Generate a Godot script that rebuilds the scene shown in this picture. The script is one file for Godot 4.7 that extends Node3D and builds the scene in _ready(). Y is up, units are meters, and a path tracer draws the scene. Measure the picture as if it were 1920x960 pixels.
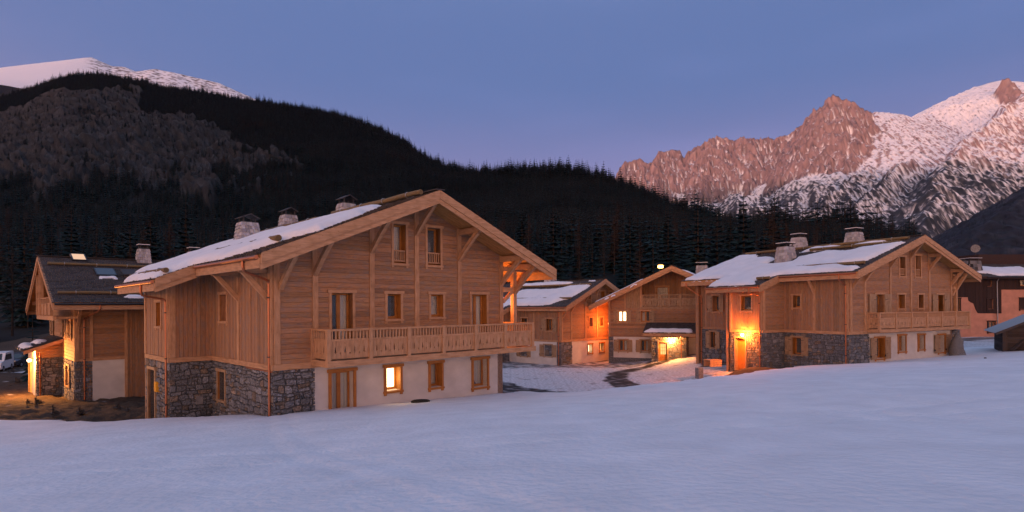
extends Node3D
# A group of timber chalets in a snowy valley at dusk. Metres; the eye stands at (0, EYE, 0) and looks along -z.
const EYE := 4.75
const PXF := 1100.0
var rng := RandomNumberGenerator.new()
var M := {}
var noise_a := FastNoiseLite.new()
var noise_b := FastNoiseLite.new()
var noise_r := FastNoiseLite.new()

# ------------------------------------------------------------------ mesh builder
class MB:
	var v := PackedVector3Array()
	var n := PackedVector3Array()
	var t := PackedVector2Array()
	var c := PackedColorArray()
	var ix := PackedInt32Array()
	var col := Color.WHITE
	var uo := Vector2.ZERO
	func tri(a: Vector3, b: Vector3, d: Vector3, ua: Vector2, ub: Vector2, ud: Vector2) -> void:
		var nn := (b - a).cross(d - a)
		if nn.length_squared() < 1e-14:
			return
		nn = nn.normalized()
		var k := v.size()
		v.append(a); v.append(d); v.append(b)
		t.append(ua + uo); t.append(ud + uo); t.append(ub + uo)
		for i in 3:
			n.append(nn); c.append(col); ix.append(k + i)
	func quad(a: Vector3, b: Vector3, d: Vector3, e: Vector3, w := -1.0, h := -1.0, turn := false) -> void:
		var lw := (b - a).length() if w < 0.0 else w
		var lh := (e - a).length() if h < 0.0 else h
		var nn := (b - a).cross(e - a)
		if nn.length_squared() < 1e-14:
			nn = (d - b).cross(a - b)
		if nn.length_squared() < 1e-14:
			return
		nn = nn.normalized()
		var k := v.size()
		v.append(a); v.append(b); v.append(d); v.append(e)
		if turn:
			t.append(uo); t.append(uo + Vector2(0, lw)); t.append(uo + Vector2(lh, lw)); t.append(uo + Vector2(lh, 0))
		else:
			t.append(uo); t.append(uo + Vector2(lw, 0)); t.append(uo + Vector2(lw, lh)); t.append(uo + Vector2(0, lh))
		for i in 4:
			n.append(nn); c.append(col)
		for i in [0, 2, 1, 0, 3, 2]:
			ix.append(k + i)
	# a box given by its frame (centre) and size; the grain runs along its longest side
	func box(f: Transform3D, s: Vector3) -> void:
		var x := f.basis.x * s.x * 0.5
		var y := f.basis.y * s.y * 0.5
		var z := f.basis.z * s.z * 0.5
		var o := f.origin
		var lx := s.x >= s.y and s.x >= s.z
		var ly := s.y > s.x and s.y >= s.z
		var lz := not lx and not ly
		quad(o - x - y + z, o + x - y + z, o + x + y + z, o - x + y + z, -1, -1, ly)
		quad(o + x - y - z, o - x - y - z, o - x + y - z, o + x + y - z, -1, -1, ly)
		quad(o + x - y + z, o + x - y - z, o + x + y - z, o + x + y + z, -1, -1, ly)
		quad(o - x - y - z, o - x - y + z, o - x + y + z, o - x + y - z, -1, -1, ly)
		quad(o - x + y + z, o + x + y + z, o + x + y - z, o - x + y - z, -1, -1, lz)
		quad(o - x - y - z, o + x - y - z, o + x - y + z, o - x - y + z, -1, -1, lz)
	func bx(a: Vector3, b: Vector3) -> void:
		box(Transform3D(Basis(), (a + b) * 0.5), (b - a).abs())
	# a bar from p to q, w wide (sideways) and h deep
	func bar(p: Vector3, q: Vector3, w: float, h: float) -> void:
		var d := (q - p).normalized()
		var side := d.cross(Vector3.UP)
		if side.length() < 0.01:
			side = Vector3.RIGHT
		side = side.normalized()
		box(Transform3D(Basis(side, side.cross(d), d * -1.0), (p + q) * 0.5), Vector3(w, h, (q - p).length()))
	func ring_tube(path: PackedVector3Array, rad: PackedFloat32Array, seg := 8, caps := true) -> void:
		var rings: Array[int] = []
		var up := Vector3.UP
		var acc := 0.0
		for k in path.size():
			var d := (path[min(k + 1, path.size() - 1)] - path[max(k - 1, 0)]).normalized()
			if absf(d.dot(up)) > 0.93:
				up = Vector3.RIGHT if absf(d.x) < 0.9 else Vector3.FORWARD
			var s := d.cross(up).normalized()
			var w := s.cross(d).normalized()
			rings.append(v.size())
			if k > 0:
				acc += path[k].distance_to(path[k - 1])
			for j in seg + 1:
				var a := TAU * j / seg
				var nn := s * cos(a) + w * sin(a)
				v.append(path[k] + nn * rad[k]); n.append(nn); c.append(col); t.append(uo + Vector2(acc, a / TAU * 0.6))
		for k in path.size() - 1:
			for j in seg:
				var a := rings[k] + j
				var b := rings[k + 1] + j
				for i in [a, a + 1, b, a + 1, b + 1, b]:
					ix.append(i)
		if caps:
			for e in 2:
				var k: int = 0 if e == 0 else path.size() - 1
				var pts := PackedVector3Array()
				for j in seg:
					pts.append(v[rings[k] + j])
				for j in range(1, seg - 1):
					if e == 0:
						tri(pts[0], pts[j], pts[j + 1], Vector2(0, 0), Vector2(.1, 0), Vector2(.1, .1))
					else:
						tri(pts[0], pts[j + 1], pts[j], Vector2(0, 0), Vector2(.1, 0), Vector2(.1, .1))
	func tube(path: PackedVector3Array, r: float, seg := 8) -> void:
		var rr := PackedFloat32Array()
		rr.resize(path.size())
		rr.fill(r)
		ring_tube(path, rr, seg)
	# a slab cut from a sheet that lies in z: outline, back and front height; bevel pulls the front edge in
	func slab(p: PackedVector2Array, z0: float, z1: float, vertical := false, bevel := 0.0, back := false) -> void:
		if Geometry2D.is_polygon_clockwise(p):
			p = p.duplicate()
			p.reverse()
		var cen := Vector2.ZERO
		for q in p:
			cen += q
		cen /= p.size()
		var f := PackedVector2Array()
		for q in p:
			var d := cen - q
			f.append(q + d.normalized() * minf(bevel, d.length() * 0.5))
		var idx := Geometry2D.triangulate_polygon(f)
		for k in range(0, idx.size(), 3):
			var a := f[idx[k]]
			var b := f[idx[k + 1]]
			var d := f[idx[k + 2]]
			if (b - a).cross(d - a) < 0.0:
				var s := b
				b = d
				d = s
			var ua := Vector2(a.y, a.x) if vertical else a
			var ub := Vector2(b.y, b.x) if vertical else b
			var ud := Vector2(d.y, d.x) if vertical else d
			tri(Vector3(a.x, a.y, z1), Vector3(b.x, b.y, z1), Vector3(d.x, d.y, z1), ua, ub, ud)
			if back:
				tri(Vector3(a.x, a.y, z0), Vector3(d.x, d.y, z0), Vector3(b.x, b.y, z0), ua, ud, ub)
		var zm := z1 - bevel * 0.7
		for k in p.size():
			var a := p[k]
			var b := p[(k + 1) % p.size()]
			quad(Vector3(a.x, a.y, z0), Vector3(b.x, b.y, z0), Vector3(b.x, b.y, zm), Vector3(a.x, a.y, zm))
			if bevel > 0.0:
				var a2 := f[k]
				var b2 := f[(k + 1) % p.size()]
				quad(Vector3(a.x, a.y, zm), Vector3(b.x, b.y, zm), Vector3(b2.x, b2.y, z1), Vector3(a2.x, a2.y, z1))
	func mesh() -> ArrayMesh:
		var a := []
		a.resize(Mesh.ARRAY_MAX)
		a[Mesh.ARRAY_VERTEX] = v
		a[Mesh.ARRAY_NORMAL] = n
		a[Mesh.ARRAY_TEX_UV] = t
		a[Mesh.ARRAY_COLOR] = c
		a[Mesh.ARRAY_INDEX] = ix
		var m := ArrayMesh.new()
		m.add_surface_from_arrays(Mesh.PRIMITIVE_TRIANGLES, a)
		return m

# ------------------------------------------------------------------ helpers
func P(u: float, h: float, v: float) -> Vector3:      # a chalet's own axes: u along its gable, h up, v back
	return Vector3(u, h, -v)
func fr_front(v: float) -> Transform3D:               # sheet x = u
	return Transform3D(Basis(), P(0, 0, v))
func fr_left(u: float) -> Transform3D:                # sheet x = -v
	return Transform3D(Basis(Vector3(0, 0, 1), Vector3.UP, Vector3(-1, 0, 0)), P(u, 0, 0))
func fr_right(u: float) -> Transform3D:               # sheet x = v
	return Transform3D(Basis(Vector3(0, 0, -1), Vector3.UP, Vector3(1, 0, 0)), P(u, 0, 0))
func rect(x0: float, y0: float, x1: float, y1: float) -> PackedVector2Array:
	return PackedVector2Array([Vector2(x0, y0), Vector2(x1, y0), Vector2(x1, y1), Vector2(x0, y1)])
func rr(a: float, b: float) -> float:
	return rng.randf_range(a, b)
func tint(base: float, spread: float, warm := 0.0) -> Color:
	var k := base + rr(-spread, spread)
	return Color(k * (1.0 + warm * rr(-1, 1)), k, k * (1.0 - warm * rr(-1, 1)))
func obj(called: String, b: MB, mat: String, par: Node3D, f := Transform3D(), kind := "") -> MeshInstance3D:
	var o := MeshInstance3D.new()
	o.name = called
	if b.ix.size() > 0:
		o.mesh = b.mesh()
	o.material_override = M[mat]
	o.transform = f
	if kind:
		o.set_meta("kind", kind)
	par.add_child(o, true)
	return o
func group(called: String, par: Node3D, f := Transform3D()) -> Node3D:
	var o := Node3D.new()
	o.name = called
	o.transform = f
	par.add_child(o, true)
	return o
func thing(called: String, label: String, category: String, at := Vector3.ZERO, turn := 0.0, grp := "") -> Node3D:
	var o := group(called, self, Transform3D(Basis(Vector3.UP, turn), at))
	tag(o, label, category, grp)
	return o
func tag(o: Node3D, label: String, category := "", grp := "", kind := "") -> void:
	o.set_meta("label", label)
	if category:
		o.set_meta("category", category)
	if grp:
		o.set_meta("group", grp)
	if kind:
		o.set_meta("kind", kind)

# ------------------------------------------------------------------ textures and materials
func noise(freq: float, oct: int, sd: int, kind := FastNoiseLite.TYPE_SIMPLEX_SMOOTH, ridged := false) -> FastNoiseLite:
	var f := FastNoiseLite.new()
	f.noise_type = kind
	f.frequency = freq
	f.seed = sd
	f.fractal_type = FastNoiseLite.FRACTAL_RIDGED if ridged else FastNoiseLite.FRACTAL_FBM
	f.fractal_octaves = oct
	return f
func noise_tex(freq: float, oct: int, sd: int, lo: float, hi: float, size := 256, normal := false) -> NoiseTexture2D:
	var t := NoiseTexture2D.new()
	t.width = size
	t.height = size
	t.seamless = true
	t.noise = noise(freq, oct, sd)
	if normal:
		t.as_normal_map = true
		t.bump_strength = hi
	else:
		var g := Gradient.new()
		g.set_color(0, Color(lo, lo, lo))
		g.set_color(1, Color(hi, hi, hi))
		t.color_ramp = g
	return t
func wood_image(weather: float) -> ImageTexture:
	# grain along x, 4 m by 2 m; repeats along x
	var w := 512
	var h := 512
	var im := Image.create(w, h, false, Image.FORMAT_RGB8)
	var g1 := noise(1.0, 3, 11)
	var g2 := noise(1.0, 2, 23)
	for y in h:
		for x in w:
			var a := TAU * x / w
			var cx := cos(a) * 0.9
			var cy := sin(a) * 0.9
			var k := g1.get_noise_3d(cx, cy, y * 0.11) * 0.5 + g1.get_noise_3d(cx * 2.6, cy * 2.6, y * 0.5 + 77.0) * 0.35
			var blot := g2.get_noise_3d(cx * 1.6 + 9.0, cy * 1.6, y * 0.02)
			var s := 0.84 + k * 0.2 + blot * 0.12
			var grey := clampf((blot + 0.15) * 1.6, 0.0, 1.0) * weather
			var c := Color(s, s, s).lerp(Color(s * 0.8, s * 0.88, s * 1.02), grey)
			im.set_pixel(x, y, Color(clampf(c.r, 0, 1), clampf(c.g, 0, 1), clampf(c.b, 0, 1)))
	var kn := RandomNumberGenerator.new()
	kn.seed = 5
	for i in 46:
		var kx := kn.randi_range(6, w - 7)
		var ky := kn.randi_range(6, h - 7)
		for dy in range(-3, 4):
			for dx in range(-4, 5):
				var d := Vector2(dx / 4.0, dy / 2.6).length()
				if d < 1.0:
					im.set_pixel(kx + dx, ky + dy, im.get_pixel(kx + dx, ky + dy).lerp(Color(0.42, 0.3, 0.2), 0.7 * (1.0 - d)))
	return ImageTexture.create_from_image(im)
func mat(called: String, lin: Color, rough: float, tex: Texture2D = null, scale := Vector3.ONE, tri := false) -> StandardMaterial3D:
	var m := StandardMaterial3D.new()
	m.resource_name = called
	m.albedo_color = lin.linear_to_srgb()
	m.roughness = rough
	m.metallic_specular = 0.35
	m.vertex_color_use_as_albedo = true
	if tex:
		m.albedo_texture = tex
		m.uv1_scale = scale
		if tri:
			m.uv1_triplanar = true
			m.uv1_world_triplanar = true
	M[called] = m
	return m
func bump(m: StandardMaterial3D, tex: Texture2D, cm: float) -> void:
	m.heightmap_enabled = true
	m.heightmap_texture = tex
	m.heightmap_scale = cm
func make_materials() -> void:
	var wt := wood_image(0.9)
	var wn := wood_image(0.25)
	var ws := Vector3(0.25, 0.5, 1)
	mat("facade_wood", Color(0.62, 0.325, 0.165), 0.75, wt, ws)
	mat("trim_wood", Color(0.74, 0.41, 0.21), 0.7, wn, ws)
	mat("soffit_wood", Color(0.80, 0.40, 0.13), 0.65, wn, ws)
	mat("frame_wood", Color(0.66, 0.26, 0.055), 0.5, wn, ws)
	mat("light_wood", Color(0.56, 0.36, 0.2), 0.65, wn, ws)
	mat("grey_wood", Color(0.36, 0.31, 0.27), 0.85, wt, ws)
	mat("dark_wood", Color(0.075, 0.04, 0.032), 0.75, wt, ws)
	mat("old_wood", Color(0.13, 0.10, 0.085), 0.9, wt, ws)
	mat("shingle", Color(0.14, 0.115, 0.10), 0.85, wt, Vector3(1.1, 1.1, 1))
	mat("chimney_shingle", Color(0.85, 0.78, 0.73), 0.85, wt, Vector3(1.1, 1.1, 1))
	mat("log_bark", Color(0.33, 0.22, 0.10), 0.8, wt, ws)
	var n1 := noise_tex(0.02, 5, 3, 0.62, 1.0)
	var n2 := noise_tex(0.035, 5, 8, 0.45, 1.0)
	var st := mat("stone", Color(1, 1, 1), 0.85, n2, Vector3(1.6, 1.6, 1.6), true)
	bump(st, noise_tex(0.04, 5, 17, 0, 1), 2.5)
	var mo := mat("mortar", Color(0.22, 0.22, 0.22), 0.95, n2, Vector3(2.2, 2.2, 2.2), true)
	bump(mo, noise_tex(0.06, 4, 18, 0, 1), 2.0)
	var sc := mat("stucco", Color(0.72, 0.68, 0.62), 0.9, noise_tex(0.012, 5, 4, 0.86, 1.0), Vector3(0.35, 0.35, 0.35), true)
	bump(sc, noise_tex(0.09, 4, 19, 0, 1), 0.5)
	mat("pink_stucco", Color(0.64, 0.31, 0.21), 0.9, noise_tex(0.012, 4, 4, 0.86, 1.0), Vector3(0.3, 0.3, 0.3), true)
	mat("plinth_stone", Color(0.26, 0.27, 0.28), 0.9, n2, Vector3(0.8, 0.8, 0.8), true)
	var sn := mat("snow", Color(0.86, 0.87, 0.9), 0.8, noise_tex(0.01, 4, 31, 0.93, 1.0), Vector3(0.22, 0.22, 0.22), true)
	bump(sn, noise_tex(0.05, 5, 32, 0, 1, 512), 2.2)
	var gr := mat("ground", Color(1, 1, 1), 0.9, noise_tex(0.03, 5, 33, 0.72, 1.0), Vector3(0.5, 0.5, 0.5), true)
	bump(gr, noise_tex(0.07, 5, 34, 0, 1), 2.5)
	var hl := mat("hillside", Color(1, 1, 1), 0.95, noise_tex(0.03, 5, 35, 0.5, 1.0), Vector3(0.03, 0.03, 0.03), true)
	hl.vertex_color_use_as_albedo = true
	mat("alp", Color(1, 1, 1), 0.9)
	mat("foliage", Color(1, 1, 1), 0.9)
	mat("bark", Color(0.04, 0.032, 0.028), 0.95)
	var gl := StandardMaterial3D.new()
	gl.albedo_color = Color(0.75, 0.85, 0.9, 0.12)
	gl.transparency = BaseMaterial3D.TRANSPARENCY_ALPHA
	gl.roughness = 0.03
	M["glass"] = gl
	var dg := mat("dark_glass", Color(0.012, 0.016, 0.02), 0.06)
	dg.metallic_specular = 0.7
	mat("curtain", Color(0.62, 0.58, 0.48), 0.95)
	mat("room", Color(0.10, 0.07, 0.05), 0.95)
	var cu := mat("copper", Color(0.42, 0.17, 0.09), 0.38)
	cu.metallic = 0.85
	var zn := mat("dark_metal", Color(0.05, 0.05, 0.055), 0.45)
	zn.metallic = 0.6
	var tin := mat("tin_sheet", Color(0.36, 0.37, 0.39), 0.5)
	tin.metallic = 0.55
	mat("slate", Color(0.055, 0.055, 0.06), 0.7)
	mat("white_paint", Color(0.72, 0.72, 0.72), 0.35)
	mat("dark_paint", Color(0.04, 0.045, 0.06), 0.3)
	mat("rubber", Color(0.02, 0.02, 0.02), 0.85)
	mat("yellow_paint", Color(0.75, 0.36, 0.03), 0.6)
	mat("concrete", Color(0.34, 0.33, 0.32), 0.9, n1, Vector3(0.9, 0.9, 0.9), true)
	glow("bulb_warm", Color(1, 0.66, 0.30), 26.0)
	glow("bulb_sodium", Color(1, 0.34, 0.08), 12.0)
	glow("lit_blind", Color(1, 0.72, 0.38), 4.5)
	glow("lit_room", Color(1, 0.55, 0.18), 1.1)
	glow("lit_skylight", Color(1, 0.62, 0.4), 0.75)
func glow(called: String, c: Color, e: float) -> void:
	var m := StandardMaterial3D.new()
	m.albedo_color = Color(0.2, 0.2, 0.2)
	m.emission_enabled = true
	m.emission = c.linear_to_srgb()
	m.emission_energy_multiplier = e
	M[called] = m

# ------------------------------------------------------------------ walls
# the solid wall behind the boards or stones, with its openings left out
func wall_core(called: String, par: Node3D, f: Transform3D, poly: PackedVector2Array, holes: Array, thick: float, m: String, z1 := 0.0) -> void:
	var b := MB.new()
	var xs: Array[float] = []
	var lo := INF
	var hi := -INF
	for q in poly:
		lo = minf(lo, q.x)
		hi = maxf(hi, q.x)
	xs.append(lo)
	xs.append(hi)
	for r: Rect2 in holes:
		for x in [r.position.x, r.end.x]:
			if x > lo + 0.01 and x < hi - 0.01:
				xs.append(x)
	xs.sort()
	for k in xs.size() - 1:
		if xs[k + 1] - xs[k] < 0.002:
			continue
		for piece in Geometry2D.intersect_polygons(rect(xs[k], -20, xs[k + 1], 30), poly):
			var parts: Array = [piece]
			for r: Rect2 in holes:
				if r.position.x < xs[k + 1] - 0.001 and r.end.x > xs[k] + 0.001:
					var nx: Array = []
					for p in parts:
						nx.append_array(Geometry2D.clip_polygons(p, rect(xs[k] - 1, r.position.y, xs[k + 1] + 1, r.end.y)))
					parts = nx
			for p in parts:
				b.slab(p, z1 - thick, z1, false, 0.0, true)
	obj(called, b, m, par, f)
func cut(rc: PackedVector2Array, poly: PackedVector2Array, holes: Array) -> Array:
	var parts: Array = Geometry2D.intersect_polygons(rc, poly)
	for r: Rect2 in holes:
		var nx: Array = []
		for p in parts:
			nx.append_array(Geometry2D.clip_polygons(p, rect(r.position.x, r.position.y, r.end.x, r.end.y)))
		parts = nx
	var good: Array = []
	for p in parts:
		if p.size() > 2 and not Geometry2D.is_polygon_clockwise(p):
			var area := 0.0
			for k in p.size():
				area += p[k].cross(p[(k + 1) % p.size()])
			if area * 0.5 > 0.003:
				good.append(p)
	return good
# boards laid over a wall: horizontal courses, or upright when vertical; each its own mesh when singly
func boards(par: Node3D, f: Transform3D, poly: PackedVector2Array, holes: Array, vertical: bool, pitch: float, m: String, singly: bool, z1 := 0.03, spread := 0.15) -> void:
	var lo := Vector2(INF, INF)
	var hi := -lo
	for q in poly:
		lo = lo.min(q)
		hi = hi.max(q)
	var all := MB.new()
	var a0 := lo.x if vertical else lo.y
	var a1 := hi.x if vertical else hi.y
	var k := 0
	var at := a0
	while at < a1 - 0.01:
		var w := pitch * (rr(0.82, 1.18) if vertical else rr(0.95, 1.05))
		var e := minf(at + w, a1)
		var gp := 0.006 if singly else 0.007
		var rc := rect(at + gp, lo.y - 1, e - gp, hi.y + 1) if vertical else rect(lo.x - 1, at + gp, hi.x + 1, e - gp)
		for p in cut(rc, poly, holes):
			var b := MB.new() if singly else all
			b.col = tint(0.9, spread, 0.05)
			if rng.randf() < 0.15:
				b.col = b.col.lerp(Color(0.62, 0.68, 0.74) * b.col.g, rr(0.15, 0.5))
			b.uo = Vector2(rr(0, 4), rr(0, 2))
			b.slab(p, -0.002, z1 + rr(-0.006, 0.006), vertical, 0.008 if singly else 0.0)
			if singly:
				obj("board", b, m, par, f)
		at = e
		k += 1
	if not singly:
		obj("boards", all, m, par, f, "stuff")
const STONE_TONES := [0.24, 0.19, 0.28, 0.33, 0.17, 0.46, 0.25, 0.30, 0.21, 0.40]  # bare rock, dry
func rubble(par: Node3D, f: Transform3D, poly: PackedVector2Array, holes: Array, size: float, singly: bool, brown := 0.13) -> void:
	var lo := Vector2(INF, INF)
	var hi := -lo
	for q in poly:
		lo = lo.min(q)
		hi = hi.max(q)
	var all := MB.new()
	var y := lo.y
	while y < hi.y:
		var rh := size * rr(0.5, 1.35)
		var x := lo.x - rr(0, size)
		while x < hi.x:
			var w := size * rr(0.55, 1.9)
			var cells := [rect(x, y, x + w, y + rh)]
			if rng.randf() < 0.42 and rh > size * 0.8:
				var ym := y + rh * rr(0.35, 0.65)
				var xm := x + w * rr(0.4, 0.6)
				if rng.randf() < 0.5:
					cells = [rect(x, y, x + w, ym), rect(x, ym, x + w, y + rh)]
				else:
					cells = [rect(x, y, xm, ym), rect(xm, y, x + w, ym), rect(x, ym, x + w, y + rh)]
			for c: PackedVector2Array in cells:
				var g := 0.011
				var a := c[0] + Vector2(g, g)
				var d := c[2] - Vector2(g, g)
				var s := d - a
				var cc := minf(s.x, s.y) * 0.38
				var p := PackedVector2Array([
					Vector2(a.x + cc * rr(0.1, 1), a.y), Vector2(d.x - cc * rr(0.1, 1), a.y + s.y * rr(0, 0.07)), Vector2(d.x, a.y + cc * rr(0.1, 1)), Vector2(d.x - s.x * rr(0, 0.06), d.y - cc * rr(0.1, 1)),
					Vector2(d.x - cc * rr(0.1, 1), d.y), Vector2(a.x + cc * rr(0.1, 1), d.y - s.y * rr(0, 0.07)), Vector2(a.x, d.y - cc * rr(0.1, 1)), Vector2(a.x + s.x * rr(0, 0.05), a.y + cc * rr(0.1, 1))])
				for i in p.size():
					p[i] += Vector2(noise_a.get_noise_2d(p[i].x * 26.0 + f.origin.x * 40.0, p[i].y * 26.0), noise_a.get_noise_2d(p[i].x * 22.0 + 300.0, p[i].y * 22.0)) * size * 0.42
				for q in cut(p, poly, holes):
					var b := MB.new() if singly else all
					var k: float = STONE_TONES[rng.randi() % STONE_TONES.size()] * rr(1.05, 1.5)
					k = lerpf(k, 0.31, 0.4)
					b.col = Color(k * 1.25, k * 1.0, k * 0.78) if rng.randf() < brown else Color(k * 0.96, k, k * 1.05)
					b.slab(q, -0.01, rr(0.025, 0.065), false, rr(0.014, 0.03))
					if singly:
						obj("stone", b, "stone", par, f)
			x += w
		y += rh
	if not singly:
		obj("stones", all, "stone", par, f, "stuff")
func hole(a: Array, pad := 0.0) -> Rect2:             # [x0, y0, x1, y1]
	return Rect2(minf(a[0], a[2]) - pad, minf(a[1], a[3]) - pad, absf(a[2] - a[0]) + 2 * pad, absf(a[3] - a[1]) + 2 * pad)

# ------------------------------------------------------------------ windows, doors
# opening r (clear size). o: rev, leafs, shut (shutters wide), cur (curtain), lit, case, rail, wood, lintel
func window(par: Node3D, f: Transform3D, r: Rect2, o: Dictionary) -> Node3D:
	var w := group("window", par, f)
	var rev: float = o.get("rev", 0.26)
	var cs: float = o.get("case", 0.1)
	var wood: String = o.get("wood", "frame_wood")
	var cw: String = o.get("casing", "trim_wood")
	var x0 := r.position.x
	var y0 := r.position.y
	var x1 := r.end.x
	var y1 := r.end.y
	var zf: float = o.get("zf", 0.03)
	if cs > 0.0:
		var b := MB.new()
		b.col = tint(0.95, 0.04)
		var ov: float = o.get("lintel", 0.05)
		b.bx(Vector3(x0 - cs, y0 - 0.02, zf - 0.02), Vector3(x0, y1, zf + 0.03))
		b.bx(Vector3(x1, y0 - 0.02, zf - 0.02), Vector3(x1 + cs, y1, zf + 0.03))
		b.bx(Vector3(x0 - cs - ov, y1, zf - 0.02), Vector3(x1 + cs + ov, y1 + cs * 1.1, zf + 0.05))
		if o.get("sill", true):
			b.bx(Vector3(x0 - cs - ov * 0.5, y0 - 0.02 - cs * 0.8, zf - 0.02), Vector3(x1 + cs + ov * 0.5, y0 - 0.02, zf + 0.06))
			b.bx(Vector3(x0 - cs, y0 - 0.1 - cs * 0.8, zf - 0.02), Vector3(x0, y0 - 0.02 - cs * 0.8, zf + 0.03))
			b.bx(Vector3(x1, y0 - 0.1 - cs * 0.8, zf - 0.02), Vector3(x1 + cs, y0 - 0.02 - cs * 0.8, zf + 0.03))
		obj("casing", b, cw, w)
	var j := MB.new()
	j.col = tint(0.95, 0.05)
	j.bx(Vector3(x0 - 0.03, y0 - 0.02, -rev - 0.08), Vector3(x0, y1, zf + 0.01))
	j.bx(Vector3(x1, y0 - 0.02, -rev - 0.08), Vector3(x1 + 0.03, y1, zf + 0.01))
	j.bx(Vector3(x0 - 0.03, y1, -rev - 0.08), Vector3(x1 + 0.03, y1 + 0.03, zf + 0.01))
	j.bx(Vector3(x0 - 0.03, y0 - 0.05, -rev - 0.08), Vector3(x1 + 0.03, y0 - 0.021, zf + 0.01))
	obj("jamb", j, wood, w)
	if o.get("boarded", false):
		var q := MB.new()
		q.bx(Vector3(x0, y0 - 0.02, -rev - 0.05), Vector3(x1, y1, -rev))
		obj("panel", q, cw, w)
		return w
	var fr := 0.07
	var s := MB.new()
	s.col = tint(0.95, 0.05)
	var leafs: int = o.get("leafs", 2)
	var lw := (x1 - x0) / leafs
	var bot: float = o.get("kick", 0.09)
	for k in leafs:
		var a := x0 + lw * k
		s.bx(Vector3(a + 0.003, y0, -rev - 0.06), Vector3(a + fr, y1, -rev))
		s.bx(Vector3(a + lw - fr, y0, -rev - 0.06), Vector3(a + lw - 0.003, y1, -rev))
		s.bx(Vector3(a + fr, y1 - fr, -rev - 0.06), Vector3(a + lw - fr, y1, -rev - 0.002))
		s.bx(Vector3(a + fr, y0, -rev - 0.06), Vector3(a + lw - fr, y0 + bot, -rev - 0.002))
		if o.get("bars", false):
			for i in 2:
				var yy := y0 + (y1 - y0) * (i + 1) / 3.0
				s.bx(Vector3(a + fr, yy - 0.015, -rev - 0.05), Vector3(a + lw - fr, yy + 0.015, -rev - 0.012))
	obj("sash", s, wood, w)
	for k in leafs:
		var g := MB.new()
		var a := x0 + lw * k
		g.quad(Vector3(a + fr, y0 + bot, -rev - 0.03), Vector3(a + lw - fr, y0 + bot, -rev - 0.03), Vector3(a + lw - fr, y1 - fr, -rev - 0.03), Vector3(a + fr, y1 - fr, -rev - 0.03))
		obj("pane", g, "glass", w)
	var cur: int = o.get("cur", 0)
	if cur > 0:
		var c := MB.new()
		c.col = tint(0.9, 0.1)
		var n := 22
		var zc := -rev - 0.13
		for k in n:
			var ta := float(k) / n
			var tb := float(k + 1) / n
			var xa := x0 + (x1 - x0) * ta
			var xb := x0 + (x1 - x0) * tb
			var za := zc + 0.03 * sin(ta * 40.0 + x0)
			var zb := zc + 0.03 * sin(tb * 40.0 + x0)
			var fa := 0.0
			var fb := 0.0
			if cur == 1 and (ta > 0.42 or ta < 0.0):        # only part drawn
				continue
			if cur == 2:                                    # swept aside towards the bottom
				fa = maxf(0.0, 0.75 - ta * 1.1)
				fb = maxf(0.0, 0.75 - tb * 1.1)
			if cur == 4 and ta < 0.6:
				continue
			c.quad(Vector3(xa, y0 + (y1 - y0) * fa, za), Vector3(xb, y0 + (y1 - y0) * fb, zb), Vector3(xb, y1, zb), Vector3(xa, y1, za))
		obj("curtain", c, "curtain", w)
	var lit: String = o.get("lit", "")
	var rm := MB.new()
	var zr := -rev - 0.09
	var zk := -rev - 1.3
	rm.quad(Vector3(x0, y0, zk), Vector3(x1, y0, zk), Vector3(x1, y1, zk), Vector3(x0, y1, zk))
	rm.quad(Vector3(x0, y0, zr), Vector3(x0, y0, zk), Vector3(x0, y1, zk), Vector3(x0, y1, zr))
	rm.quad(Vector3(x1, y0, zk), Vector3(x1, y0, zr), Vector3(x1, y1, zr), Vector3(x1, y1, zk))
	rm.quad(Vector3(x0, y1, zk), Vector3(x1, y1, zk), Vector3(x1, y1, zr), Vector3(x0, y1, zr))
	rm.quad(Vector3(x0, y0, zr), Vector3(x1, y0, zr), Vector3(x1, y0, zk), Vector3(x0, y0, zk))
	obj("room_wall", rm, "room", w)
	if lit:
		var lb := MB.new()
		lb.quad(Vector3(x0 + 0.01, y0 + 0.01, -rev - 0.085), Vector3(x1 - 0.01, y0 + 0.01, -rev - 0.085), Vector3(x1 - 0.01, y1 - 0.01, -rev - 0.085), Vector3(x0 + 0.01, y1 - 0.01, -rev - 0.085))
		obj("lit_blind", lb, lit, w)
		if o.get("spill", 0.0) > 0.0:
			var l := OmniLight3D.new()
			l.name = "window_glow"
			l.light_color = Color(1, 0.62, 0.28).linear_to_srgb()
			l.light_energy = o.spill
			l.light_size = 0.2
			l.omni_range = 30.0
			l.omni_attenuation = 2.0
			l.shadow_enabled = true
			l.position = Vector3((x0 + x1) / 2, (y0 + y1) / 2, -rev + 0.06)
			w.add_child(l, true)
	if o.has("rail"):
		var b := MB.new()
		b.col = tint(0.9, 0.05)
		var hb: float = y0 + o.rail
		b.bx(Vector3(x0, hb - 0.05, -0.05), Vector3(x1, hb, 0.0))
		b.bx(Vector3(x0, y0 + 0.06, -0.05), Vector3(x1, y0 + 0.11, 0.0))
		for k in 6:
			var xx := x0 + (x1 - x0) * (k + 0.5) / 6.0
			b.bx(Vector3(xx - 0.018, y0 + 0.11, -0.04), Vector3(xx + 0.018, hb - 0.05, -0.01))
		obj("guard_rail", b, cw, w)
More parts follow.
